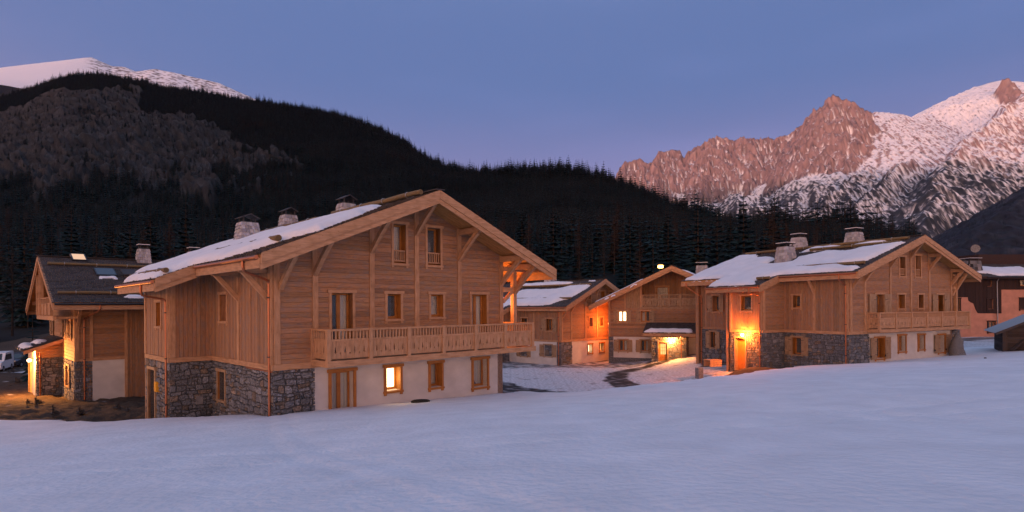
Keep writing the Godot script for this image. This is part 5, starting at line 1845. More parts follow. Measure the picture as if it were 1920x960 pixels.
func crest_at(px: float) -> Vector3:
	for k in CREST.size() - 1:
		if px <= CREST[k + 1][0]:
			var t: float = (px - CREST[k][0]) / (CREST[k + 1][0] - CREST[k][0])
			return dir_at(px, lerpf(CREST[k][1], CREST[k + 1][1], t), lerpf(CREST[k][2], CREST[k + 1][2], t))
	return dir_at(px, 520, 250)
# t along the crest (a bearing), w from the foot (0) to the crest (1) and beyond
func slope_point(t: float, w: float) -> Vector3:
	var r := crest_at(t)
	var foot := Vector3((t - 960.0) / PXF * 92.0, -5.2, 92.0)
	var p := foot.lerp(r, w)
	if w > 1.0:
		p.y = r.y - (w - 1.0) * r.z * 0.5
	else:
		p.y = lerpf(foot.y, r.y, pow(w, 1.45))
	var rough := sin(minf(w, 1.0) * PI)
	p.y += rough * (noise_a.get_noise_2d(p.x * 0.05, p.z * 0.05) * 26.0 + noise_b.get_noise_2d(p.x * 0.25, p.z * 0.25) * 7.0) * clampf(r.z / 1200.0, 0.2, 1.0)
	var cl := cliff(t, w)
	p.y += cl * (noise_r.get_noise_2d(p.x * 0.55, p.y * 0.8) * 16.0 + noise_r.get_noise_2d(p.x * 1.9 + 50.0, p.y * 2.2) * 5.0)
	return p
# share of the open, rocky, scrubby face in the upper left
func cliff(t: float, w: float) -> float:
	var n := noise_a.get_noise_2d(t * 0.22, w * 90.0) * 0.16 + noise_b.get_noise_2d(t * 0.5, w * 160.0) * 0.08
	var lo := 0.33 + maxf(0.0, t - 350.0) * 0.0006
	var hi := 0.925 - smoothstep(180.0, 560.0, t) * 0.3 - smoothstep(60.0, -40.0, t) * 0.03
	return smoothstep(lo - 0.03, lo + 0.05, w + n) * (1.0 - smoothstep(hi - 0.04, hi + 0.02, w + n * 0.7)) * (1.0 - smoothstep(520.0, 640.0, t + n * 300.0))
func wooded_mountain() -> void:
	var b := MB.new()
	var nt := 300
	var nw := 150
	for j in nw + 1:
		for i in nt + 1:
			var t := lerpf(-420.0, 1900.0, float(i) / nt)
			var w := 1.18 * pow(float(j) / nw, 1.25)
			var p := slope_point(t, w)
			b.v.append(Vector3(p.x, p.y + EYE, -p.z))
			b.t.append(Vector2.ZERO)
			var c := cliff(t, w)
			var n := noise_r.get_noise_2d(p.x * 0.7, p.y * 0.9)
			var n2 := noise_b.get_noise_2d(p.x * 0.9, p.y * 0.9 + p.z * 0.4)
			var soil := Color(0.012, 0.017, 0.018) * (1.0 + n2 * 0.5)
			var rock := Color(0.03, 0.031, 0.033).lerp(Color(0.085, 0.086, 0.089), clampf(n * 1.6 + n2 * 0.5, 0.0, 1.0))
			rock = rock.lerp(Color(0.024, 0.024, 0.022), clampf(0.5 - n2 * 1.6, 0.0, 0.8))
			b.c.append(soil.lerp(rock, c))
	b.n.resize(b.v.size())
	for j in nw:
		for i in nt:
			var a := j * (nt + 1) + i
			for k in [a, a + nt + 1, a + 1, a + 1, a + nt + 1, a + nt + 2]:
				b.ix.append(k)
	smooth(b)
	var o := obj("wooded_mountain", b, "hillside", self)
	o.set_meta("kind", "structure")
	# the wood on it
	var kinds := [[], [], [], []]
	var scrub: Array = []
	var tries := 210000
	for k in tries:
		var t := rr(-330.0, 1720.0)
		var w := pow(rng.randf(), 0.62) * 1.045
		var r := crest_at(t)
		var p := slope_point(t, w)
		var c := cliff(t, w)
		var small := 0.75 + 0.25 * noise_a.get_noise_2d(p.x * 0.6, p.z * 0.6)
		# as many trees to the hectare near as far
		var share := clampf(r.z / 1500.0, 0.2, 1.0) * clampf(p.z / (r.z * 0.75), 0.25, 1.0)
		if rng.randf() > share:
			continue
		if p.z < 190.0:
			continue
		if c > 0.5:
			if rng.randf() < 0.09:
				pass
			else:
				if rng.randf() < 0.75:
					var s := rr(0.45, 1.0)
					var g := rr(0.7, 1.4)
					scrub.append([Transform3D(Basis(Vector3.UP, rng.randf() * TAU).scaled(Vector3(s, s * 0.8, s)), Vector3(p.x, p.y + EYE - 0.3, -p.z)), Color(g, g, g)])
				continue
		var s := rr(0.62, 1.18) * small * (0.62 if c > 0.5 else 1.0) * (1.0 + 0.25 * clampf(noise_b.get_noise_2d(p.x * 0.08, p.z * 0.08), -1, 1))
		var g := rr(0.65, 1.35)
		if w > 0.93:
			s *= rr(1.0, 1.55)
		var larch := noise_a.get_noise_2d(p.x * 0.12 + 90.0, p.z * 0.12) + rr(-0.25, 0.25)
		var kd := rng.randi() % 3
		if larch > 0.5 and w < 0.8:
			kd = 3
		kinds[kd].append([Transform3D(Basis(Vector3.UP, rng.randf() * TAU).scaled(Vector3(s, s * rr(0.9, 1.15), s)), Vector3(p.x, p.y + EYE - 0.4, -p.z)), Color(g, g, g * rr(0.9, 1.1))])
	var lab := ["dense dark spruce wood covering the mountain behind the chalets", "narrow spruces mixed through the wood on the mountain", "broad spruces mixed through the wood on the mountain"]
	for k in 3:
		scatter("conifer_forest", lab[k], merged(conifer_mesh(40 + k, [19.0, 17.0, 21.0][k], 11, 6, [0.19, 0.15, 0.24][k])), kinds[k], "foliage")
	scatter("larch_forest", "bare brown larches mixed through the wood on the mountain", merged(bare_mesh(51, 17.0, 46, true)), kinds[3], "foliage")
	scatter("scrub", "grey leafless scrub on the rocky face of the mountain", merged(bare_mesh(52, 8.0, 20, false)), scrub, "foliage")
func near_trees() -> void:
	var grp := "conifers at the edge of the wood behind the chalets"
	var protos: Array[Node3D] = []
	var labels := ["tall dark conifer at the edge of the wood behind the chalets", "narrow dark conifer at the edge of the wood behind the chalets", "broad dark conifer at the edge of the wood behind the chalets"]
	for k in 3:
		protos.append(tree_thing("conifer_tree", labels[k], grp, conifer_mesh(60 + k, [21.0, 19.0, 23.0][k], 26, 9, [0.16, 0.12, 0.2][k])))
	var larch := tree_thing("larch_tree", "bare reddish larch at the edge of the wood behind the chalets", "bare larches at the edge of the wood", bare_mesh(70, 21.0, 150, true))
	var birch := tree_thing("bare_tree", "thin leafless grey tree in front of the wood behind the chalets", "leafless trees in front of the wood", bare_mesh(71, 16.0, 90, false))
	var used := {}
	var n := 0
	for k in 330:
		var t := rr(-60.0, 1690.0)
		var z := 96.0 + 150.0 * pow(rng.randf(), 1.3)
		if k > 250:
			t = rr(1400.0, 1700.0)
			z = rr(105.0, 190.0)
		var r := crest_at(t)
		var w := (z - 92.0) / maxf(r.z - 92.0, 60.0)
		var p := slope_point(t, clampf(w, 0.0, 1.0))
		p.z = z
		p.x = (t - 960.0) / PXF * z
		var roll := rng.randf()
		var src: Node3D = protos[rng.randi() % 3]
		var want := 0.16 if t < 1450.0 else 0.42
		if roll < want:
			src = larch
		elif roll < want + 0.06 and t < 1400.0:
			src = birch
		var o: Node3D = src
		if used.has(src):
			o = src.duplicate()
			o.name = src.name
			add_child(o, true)
		used[src] = true
		var s := rr(0.72, 1.12)
		if t > 1480.0:
			s *= 0.8
		o.transform = Transform3D(Basis(Vector3.UP, rng.randf() * TAU).scaled(Vector3(s, s * rr(0.92, 1.1), s)), Vector3(p.x, p.y + EYE - 0.3, -z))
		n += 1
	var small := tree_thing("conifer_tree", "young conifer lit warm by the porch lamp at far left", "", conifer_mesh(64, 5.4, 15, 8, 0.2))
	small.position = Vector3(-37.6, EYE - 5.6, -46)

# ------------------------------------------------------------------ far mountains
func tent(p: Vector2, line: Array, drop: float, rim: float) -> float:
	var best := -1e9
	for k in line.size() - 1:
		var a: Vector3 = line[k]
		var b: Vector3 = line[k + 1]
		var a2 := Vector2(a.x, a.z)
		var d2 := Vector2(b.x, b.z) - a2
		var t := clampf((p - a2).dot(d2) / d2.length_squared(), 0.0, 1.0)
		var q := a2 + d2 * t
		var d := p.distance_to(q)
		best = maxf(best, lerpf(a.y, b.y, t) - drop * d - rim * minf(d, 120.0))
	return best
func survey(list: Array) -> Array:
	var out: Array = []
	for q in list:
		out.append(dir_at(q[0], q[1], q[2]))
	return out
func carve(hs: PackedFloat32Array, xs: PackedFloat32Array, zs: PackedFloat32Array, strength: float) -> PackedFloat32Array:
	var nx := xs.size()
	var nz := zs.size()
	var acc := PackedFloat32Array()
	acc.resize(nx * nz)
	acc.fill(1.0)
	var buckets: Array[PackedInt32Array] = []
	for k in 3600:
		buckets.append(PackedInt32Array())
	for k in nx * nz:
		buckets[clampi(int(hs[k]) + 60, 0, 3599)].append(k)
	var cutting := PackedFloat32Array()
	cutting.resize(nx * nz)
	for q in 3600:
		for k in buckets[3599 - q]:
			var i := k % nx
			var j := k / nx
			if i == 0 or j == 0 or i == nx - 1 or j == nz - 1:
				continue
			var best := 0.0
			var to := -1
			var dx := xs[i + 1] - xs[i]
			var dz := zs[j + 1] - zs[j]
			var dd := sqrt(dx * dx + dz * dz)
			var h := hs[k]
			for o in [[1, dx], [-1, dx], [nx, dz], [-nx, dz], [nx + 1, dd], [nx - 1, dd], [-nx + 1, dd], [-nx - 1, dd]]:
				var g: float = (h - hs[k + o[0]]) / o[1]
				if g > best:
					best = g
					to = k + o[0]
			if to >= 0:
				acc[to] += acc[k]
				cutting[k] = minf(strength * pow(acc[k], 0.45) * minf(best, 1.6), 30.0)
	for k in nx * nz:
		hs[k] -= cutting[k]
	return acc
func far_mountains() -> void:
	var ridge := survey([[1090, 372, 9900], [1155, 338, 9600], [1175, 303, 9500], [1204, 299, 9450], [1216, 307, 9450], [1239, 283, 9400], [1256, 281, 9400], [1274, 282, 9400], [1282, 295, 9400], [1307, 274, 9300], [1336, 256, 9200], [1348, 251, 9200], [1377, 264, 9100], [1393, 256, 9000], [1434, 260, 8900], [1459, 258, 8800], [1500, 236, 8600], [1525, 209, 8400], [1541, 199, 8300], [1560, 177, 8200], [1578, 188, 8200], [1603, 192, 8200], [1628, 208, 8300], [1648, 208, 8400]])
	var saddle := survey([[1640, 207, 8400], [1681, 212, 8700], [1710, 219, 9000], [1760, 214, 9500]])
	var dome := survey([[1755, 216, 9600], [1788, 180, 9900], [1830, 162, 10100], [1875, 150, 10100], [1960, 165, 10000], [2100, 140, 9900], [2300, 160, 9900]])
	var tooth := survey([[1868, 178, 9300], [1880, 156, 9250], [1889, 142, 9230], [1899, 152, 9230], [1910, 166, 9250], [1930, 190, 9250]])
	var rib_a := survey([[1905, 180, 9000], [1862, 220, 8000], [1830, 250, 7300], [1790, 287, 6500], [1770, 312, 6000], [1748, 352, 5400], [1720, 420, 4700], [1700, 470, 4300]])
	var rib_b := survey([[1736, 273, 7600], [1712, 283, 7300], [1680, 318, 6600], [1640, 362, 5900], [1590, 412, 5200], [1550, 450, 4700]])
	var rib_c := survey([[1640, 300, 7500], [1606, 318, 7000], [1570, 350, 6400], [1530, 392, 5800], [1480, 430, 5200], [1440, 458, 4800]])
	var rib_d := survey([[1930, 250, 8300], [1960, 300, 7000], [1990, 380, 5600], [2000, 450, 4700]])
	var rib_e := survey([[1470, 378, 7600], [1430, 398, 7000], [1390, 420, 6400], [1350, 440, 5600]])
	# buttresses that come down from the summits: foot is so many pixels along, so many down, so many metres nearer
	var butts: Array = []
	for q in [[1175, 303, 9500, -14, 46, 500], [1204, 299, 9450, 12, 60, 600], [1239, 283, 9400, -6, 72, 650], [1274, 282, 9400, 16, 84, 700], [1307, 274, 9300, 4, 92, 700], [1340, 255, 9200, -16, 104, 800], [1352, 252, 9200, 34, 120, 850], [1393, 256, 9000, 22, 108, 800], [1434, 260, 8900, 12, 106, 750], [1478, 247, 8700, -4, 120, 800], [1525, 209, 8400, -34, 140, 900], [1545, 196, 8300, 2, 158, 950], [1562, 178, 8200, 26, 130, 850], [1603, 192, 8200, 4, 116, 800], [1622, 203, 8250, 44, 108, 800], [1648, 208, 8400, 56, 92, 700], [1700, 217, 8900, 20, 60, 500]]:
		butts.append(survey([[q[0], q[1] + 3, q[2]], [q[0] + q[3] * 0.4, q[1] + q[4] * 0.38, q[2] - q[5] * 0.3], [q[0] + q[3], q[1] + q[4], q[2] - q[5]]]))
	var xs := axis(150, 9300, 900, 7400, 14.0, 1.05)
	var zs := axis(3900, 11600, 4600, 9700, 15.0, 1.06)
	var speck := noise(0.022, 3, 96)
	var fine := noise(0.0042, 5, 91, FastNoiseLite.TYPE_SIMPLEX_SMOOTH, true)
	var big := noise(0.0011, 4, 92)
	var cut_n := noise(0.012, 4, 93)
	var gully := noise(0.0065, 3, 95, FastNoiseLite.TYPE_SIMPLEX_SMOOTH, true)
	var nx := xs.size()
	var nz := zs.size()
	var hs := PackedFloat32Array()
	hs.resize(nx * nz)
	var bare_k := PackedFloat32Array()
	bare_k.resize(nx * nz)
	for j in nz:
		for i in nx:
			var p := Vector2(xs[i], zs[j])
			var n := fine.get_noise_2d(p.x, p.y)
			var g := big.get_noise_2d(p.x, p.y)
			var qw := p + Vector2(g, big.get_noise_2d(p.x + 4000.0, p.y)) * 170.0
			var q2 := p + Vector2(n, fine.get_noise_2d(p.x + 900.0, p.y)) * 55.0
			var wall := tent(q2, ridge, 1.3, 0.25) - 25.0
			var butt := -9999.0
			if wall > 300.0:
				for q in butts:
					if absf(p.x - q[1].x) < 900.0:
						butt = maxf(butt, tent(q2, q, 1.55, 0.25))
			var sharp := tent(p, ridge, 2.3, 0.0)
			var sad := tent(p, saddle, 0.75, 0.0)
			var dd := tent(p, dome, 0.0, 0.0) - tent(p, dome, 1.0, 0.0)
			var dm := tent(q2, dome, 0.5, 0.0) - maxf(0.0, dd - 1000.0) * 0.55
			var th := tent(q2, tooth, 1.75, 0.1)
			var rd := tent(p, ridge, 0.0, 0.0) - tent(p, ridge, 1.0, 0.0)
			var ap := maxf(minf(tent(qw, ridge, 0.44, 0.0) - 560.0, 2010.0 - 0.44 * rd), tent(qw, saddle, 0.5, 0.0) - 700.0) - g * 220.0
			var rib_l := maxf(tent(qw, rib_b, 0.8, 0.2), maxf(tent(qw, rib_c, 0.75, 0.2), tent(qw, rib_e, 0.6, 0.0)))
			var rib_r := maxf(tent(qw, rib_a, 0.85, 0.2), tent(qw, rib_d, 0.8, 0.0))
			var ribs := maxf(rib_l, rib_r)
			var e := maxf(maxf(maxf(wall, sharp), maxf(sad, dm)), maxf(maxf(th, butt), maxf(ap, ribs)))
			var gl := gully.get_noise_2d(p.x * 1.3 + p.y * 0.25, p.y * 0.22)
			var rock := 0.0
			var amp := 12.0
			if th >= e - 5.0 or butt >= e - 5.0 or wall >= e - 5.0 or sharp >= e - 5.0:
				rock = 0.36 if wall < e - 5.0 else 0.1
				amp = 62.0
				if sharp >= wall:
					amp = 45.0
			elif dm >= e - 5.0:
				rock = -0.75
				amp = 5.0
			elif sad >= e - 5.0:
				rock = -0.2
				amp = 14.0
			elif ribs >= ap:
				rock = -0.2
				amp = 40.0
			else:
				rock = -0.5
				amp = 12.0
			var cn := cut_n.get_noise_2d(p.x * 1.3, p.y * (1.5 if rock > 0.2 else 0.5))
			var facet := fine.get_noise_2d(p.x * 0.45 + p.y * 0.2 + 700.0, p.y * 0.5)
			var relief := (n - 0.2) * 0.7 + facet * 0.9 + cn * 0.55 - maxf(gl, 0.0) * 0.5
			e += relief * amp
			hs[j * nx + i] = maxf(e, -30.0)
			bare_k[j * nx + i] = rock + relief * (0.3 if rock > 0.05 else 0.12)
	# let water and avalanches cut their gullies down the faces
	var acc := PackedFloat32Array()
	for pass_no in 3:
		acc = carve(hs, xs, zs, 2.6)
	var b := MB.new()
	for j in nz:
		for i in nx:
			var k := j * nx + i
			var e := hs[k]
			var il := maxi(i - 1, 0)
			var ir := mini(i + 1, nx - 1)
			var jl := maxi(j - 1, 0)
			var jr := mini(j + 1, nz - 1)
			var gx := (hs[j * nx + ir] - hs[j * nx + il]) / (xs[ir] - xs[il])
			var gz := (hs[jr * nx + i] - hs[jl * nx + i]) / (zs[jr] - zs[jl])
			var sl := sqrt(gx * gx + gz * gz)
			var zz := 1.3 if bare_k[k] > 0.12 else (1.0 if bare_k[k] > -0.3 else 0.45)
			var n := cut_n.get_noise_2d(xs[i] * 1.3 + zs[j] * 0.2, zs[j] * zz)
			var n2 := fine.get_noise_2d(xs[i] * 2.6 + 40.0, zs[j] * 0.9)
			var snow := Color(0.86, 0.86, 0.88)
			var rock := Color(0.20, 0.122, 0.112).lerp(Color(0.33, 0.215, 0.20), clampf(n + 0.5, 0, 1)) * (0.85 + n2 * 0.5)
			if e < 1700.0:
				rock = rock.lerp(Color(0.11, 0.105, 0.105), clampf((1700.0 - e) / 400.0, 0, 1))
			var gul := clampf((log(acc[k]) - 1.1) / 3.2, 0.0, 1.0)
			var bare := smoothstep(-0.08, 0.22, bare_k[k] + n * 0.4 + n2 * 0.3 + clampf(sl - 1.0, -0.4, 0.8) * 0.28 - gul * 0.62)
			var sp := speck.get_noise_2d(xs[i], zs[j] * 0.7)
			bare = smoothstep(0.22, 0.78, bare + sp * 0.6)
			var c := snow.lerp(rock, bare * 0.95)
			# woods on the lower ribs, thinning upwards; the gullies stay white
			var nw := cut_n.get_noise_2d(xs[i] * 2.4, zs[j] * 1.5)
			var line := 1220.0 + nw * 300.0 + n2 * 120.0 + (260.0 if gx > 0.05 else -420.0)
			var wood := smoothstep(line + 170.0, line - 240.0, e)
			wood *= clampf(1.35 - gul * 1.5 + nw * 0.45, 0.0, 1.0)
			if xs[i] > 3600.0 and gx < 0.0:
				wood *= 0.6
			wood = smoothstep(0.15, 0.85, wood + sp * 0.95)
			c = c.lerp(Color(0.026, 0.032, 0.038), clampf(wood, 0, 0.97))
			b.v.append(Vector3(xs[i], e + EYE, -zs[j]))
			b.t.append(Vector2.ZERO)
			b.c.append(c)
	b.n.resize(b.v.size())
	for j in nz - 1:
		for i in nx - 1:
			var a := j * nx + i
			for k in [a, a + nx, a + 1, a + 1, a + nx, a + nx + 1]:
				b.ix.append(k)
	smooth(b)
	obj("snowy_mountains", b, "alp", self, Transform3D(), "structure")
	# the snow peak behind the wooded mountain
	var peak := survey([[-160, 230, 4900], [0, 161, 4800], [94, 131, 4700], [136, 115, 4650], [172, 107, 4600], [190, 115, 4600], [211, 124, 4600], [234, 125, 4600], [255, 134, 4600], [291, 129, 4650], [328, 136, 4650], [375, 147, 4700], [412, 156, 4700], [462, 178, 4750], [520, 215, 4800], [640, 300, 4900]])
	var pb := MB.new()
	var px := axis(-6200, -900, -6000, -1100, 19.0, 1.05)
	var pz := axis(3300, 5600, 3900, 5000, 19.0, 1.05)
	var hp := PackedFloat32Array()
	hp.resize(px.size() * pz.size())
	for j in pz.size():
		for i in px.size():
			var p := Vector2(px[i], pz[j])
			var near := (tent(p, peak, 0.0, 0.0) - tent(p, peak, 1.0, 0.0))
			hp[j * px.size() + i] = tent(p, peak, 0.52, 0.0) + (fine.get_noise_2d(p.x * 1.6, p.y * 1.6) - 0.2) * 1.5 * clampf(near / 90.0, 0.12, 1.0)
	for j in pz.size():
		for i in px.size():
			var k := j * px.size() + i
			var e := hp[k]
			var il := maxi(i - 1, 0)
			var ir := mini(i + 1, px.size() - 1)
			var gx := (hp[j * px.size() + ir] - hp[j * px.size() + il]) / (px[ir] - px[il])
			var n := cut_n.get_noise_2d(px[i] * 1.4, pz[j] * 1.4 + e)
			var bare := smoothstep(0.3, 0.5, n + fine.get_noise_2d(px[i] * 0.7, pz[j] * 0.7) * 0.35 + 0.1) * smoothstep(-40.0, 90.0, px[i] + 0.722 * pz[j])
			pb.v.append(Vector3(px[i], e + EYE, -pz[j]))
			pb.t.append(Vector2.ZERO)
			pb.c.append(Color(0.84, 0.83, 0.85).lerp(Color(0.14, 0.10, 0.085), bare))
	pb.n.resize(pb.v.size())
	for j in pz.size() - 1:
		for i in px.size() - 1:
			var a := j * px.size() + i
			for k in [a, a + px.size(), a + 1, a + 1, a + px.size(), a + px.size() + 1]:
				pb.ix.append(k)
	smooth(pb)
	obj("snow_peak", pb, "alp", self, Transform3D(), "structure")
	# the dark wooded spur that closes the valley on the right
	var spur := survey([[1700, 540, 2300], [1762, 492, 2350], [1800, 468, 2400], [1830, 443, 2450], [1860, 417, 2500], [1890, 393, 2550], [1920, 372, 2600], [1990, 318, 2700], [2150, 230, 2900]])
	var sb := MB.new()
	var sx := axis(1100, 3900, 1300, 3600, 16.0, 1.1)
	var sz := axis(1500, 3300, 1700, 3000, 16.0, 1.1)
	for j in sz.size():
		for i in sx.size():
			var p := Vector2(sx[i], sz[j])
			var e := tent(p, spur, 0.62, 0.0) + fine.get_noise_2d(p.x * 2.0, p.y * 2.0) * 26.0 + noise_b.get_noise_2d(p.x * 1.2, p.y * 1.2) * 7.0
			sb.v.append(Vector3(p.x, maxf(e, -30.0) + EYE, -p.y))
			sb.t.append(Vector2.ZERO)
			var n := noise_b.get_noise_2d(p.x * 0.6, p.y * 0.6)
			var open := smoothstep(0.62, 0.8, cut_n.get_noise_2d(p.x * 0.35, p.y * 0.35) + 0.35) * 0.5
			sb.c.append((Color(0.022, 0.026, 0.036) * (1.0 + n * 0.9)).lerp(Color(0.5, 0.5, 0.53), open * 0.12))
	sb.n.resize(sb.v.size())
	for j in sz.size() - 1:
		for i in sx.size() - 1:
			var a := j * sx.size() + i
			for k in [a, a + sx.size(), a + 1, a + 1, a + sx.size(), a + sx.size() + 1]:
				sb.ix.append(k)
	smooth(sb)
	obj("wooded_spur", sb, "alp", self, Transform3D(), "structure")
	var ww: Array = []
	for k in 9000:
		var p := Vector2(rr(1250.0, 3500.0), rr(1700.0, 2900.0))
		var e := tent(p, spur, 0.62, 0.0) + fine.get_noise_2d(p.x * 2.0, p.y * 2.0) * 26.0
		if e < -20.0:
			continue
		var s := rr(0.7, 1.2)
		var g := rr(0.8, 1.6)
		ww.append([Transform3D(Basis(Vector3.UP, rng.randf() * TAU).scaled(Vector3(s, s, s)), Vector3(p.x, e + EYE, -p.y)), Color(g, g, g * 1.05)])
	scatter("conifer_forest", "dark wood on the spur closing the valley at right", merged(conifer_mesh(47, 19.0, 7, 5, 0.16)), ww, "foliage")
	# an unseen ridge behind the eye, added to keep the low sun off the valley
	var west := MB.new()
	var wx := axis(-16000, 16000, -9000, 9000, 300.0, 1.1)
	var wz: Array[float] = [-11000.0, -12200.0, -13400.0]
	for j in 3:
		for x in wx:
			west.v.append(Vector3(x, EYE + (-60.0 if j != 1 else 430.0 + big.get_noise_2d(x, 0.0) * 90.0), -wz[j]))
			west.t.append(Vector2.ZERO)
			west.c.append(Color(0.3, 0.3, 0.33))
	west.n.resize(west.v.size())
	for j in 2:
		for i in wx.size() - 1:
			var a := j * wx.size() + i
			for k in [a, a + 1, a + wx.size(), a + 1, a + wx.size() + 1, a + wx.size()]:
				west.ix.append(k)
	smooth(west)
	obj("added_shade_ridge", west, "alp", self, Transform3D(), "structure")

# ------------------------------------------------------------------ small things
func vehicle(called: String, label: String, at: Vector3, turn: float, paint: String, van: bool) -> void:
	var h := thing(called, label, "van" if van else "car", at, turn)
	var L := 4.4
	var Wd := 1.75
	var pr := PackedVector2Array([Vector2(-L / 2, 0.35), Vector2(L / 2 - 0.1, 0.35), Vector2(L / 2, 0.5), Vector2(L / 2, 0.85), Vector2(L / 2 - 0.15, 0.98), Vector2(L / 2 - 1.0, 1.1), Vector2(L / 2 - 1.65, 1.85), Vector2(-L / 2 + 0.1, 1.9), Vector2(-L / 2, 1.7)]) if van else PackedVector2Array([Vector2(-L / 2, 0.35), Vector2(L / 2, 0.35), Vector2(L / 2, 0.75), Vector2(L / 2 - 1.1, 0.92), Vector2(L / 2 - 1.9, 1.42), Vector2(-L / 2 + 0.9, 1.45), Vector2(-L / 2 + 0.1, 0.95), Vector2(-L / 2, 0.85)])
	var b := MB.new()
	b.slab(pr, -Wd / 2, Wd / 2, false, 0.07, true)
	obj("body", b, paint, h)
	var g := MB.new()
	var w0: Vector2 = pr[5] if van else pr[3]
	var w1: Vector2 = pr[6] if van else pr[4]
	var nrm := Vector2(w1.y - w0.y, -(w1.x - w0.x)).normalized() * 0.012
	var a := w0.lerp(w1, 0.12) + nrm * signf(nrm.x)
	var e := w0.lerp(w1, 0.9) + nrm * signf(nrm.x)
	g.quad(Vector3(a.x, a.y, Wd / 2 - 0.18), Vector3(a.x, a.y, -Wd / 2 + 0.18), Vector3(e.x, e.y, -Wd / 2 + 0.25), Vector3(e.x, e.y, Wd / 2 - 0.25))
	obj("windscreen", g, "dark_glass", h)
	for s in [-1, 1]:
		var q := MB.new()
		var y0 := 1.15 if van else 0.98
		var y1 := 1.7 if van else 1.36
		var x1 := 0.55 if van else 0.5
		var pts := PackedVector2Array([Vector2(-L / 2 + 0.75, y0), Vector2(x1 + 0.35, y0), Vector2(x1, y1), Vector2(-L / 2 + 0.95, y1)])
		q.slab(pts, -0.01, 0.01, false, 0.0, true)
		obj("side_window", q, "dark_glass", h, Transform3D(Basis(), Vector3(0, 0, s * (Wd / 2 + 0.006))))
		var hl := MB.new()
		hl.bx(Vector3(L / 2 - 0.06, 0.68, s * 0.62 - 0.14), Vector3(L / 2 + 0.015, 0.84, s * 0.62 + 0.14))
		obj("headlight", hl, "curtain", h)
		for x in [-L / 2 + 0.8, L / 2 - 0.85]:
			var t := MB.new()
			t.ring_tube(PackedVector3Array([Vector3(x, 0.33, s * (Wd / 2 - 0.2)), Vector3(x, 0.33, s * (Wd / 2 + 0.02))]), PackedFloat32Array([0.33, 0.33]), 14)
			var wh := obj("wheel", t, "rubber", h)
			var rm := MB.new()
			rm.ring_tube(PackedVector3Array([Vector3(x, 0.33, s * (Wd / 2)), Vector3(x, 0.33, s * (Wd / 2 + 0.035))]), PackedFloat32Array([0.19, 0.17]), 10)
			obj("rim", rm, "tin_sheet", wh)
	var gr := MB.new()
	gr.bx(Vector3(L / 2 - 0.02, 0.52, -0.42), Vector3(L / 2 + 0.012, 0.7, 0.42))
	gr.bx(Vector3(L / 2 - 0.05, 0.34, -Wd / 2 + 0.1), Vector3(L / 2 + 0.05, 0.48, Wd / 2 - 0.1))
	obj("bumper", gr, "rubber", h)
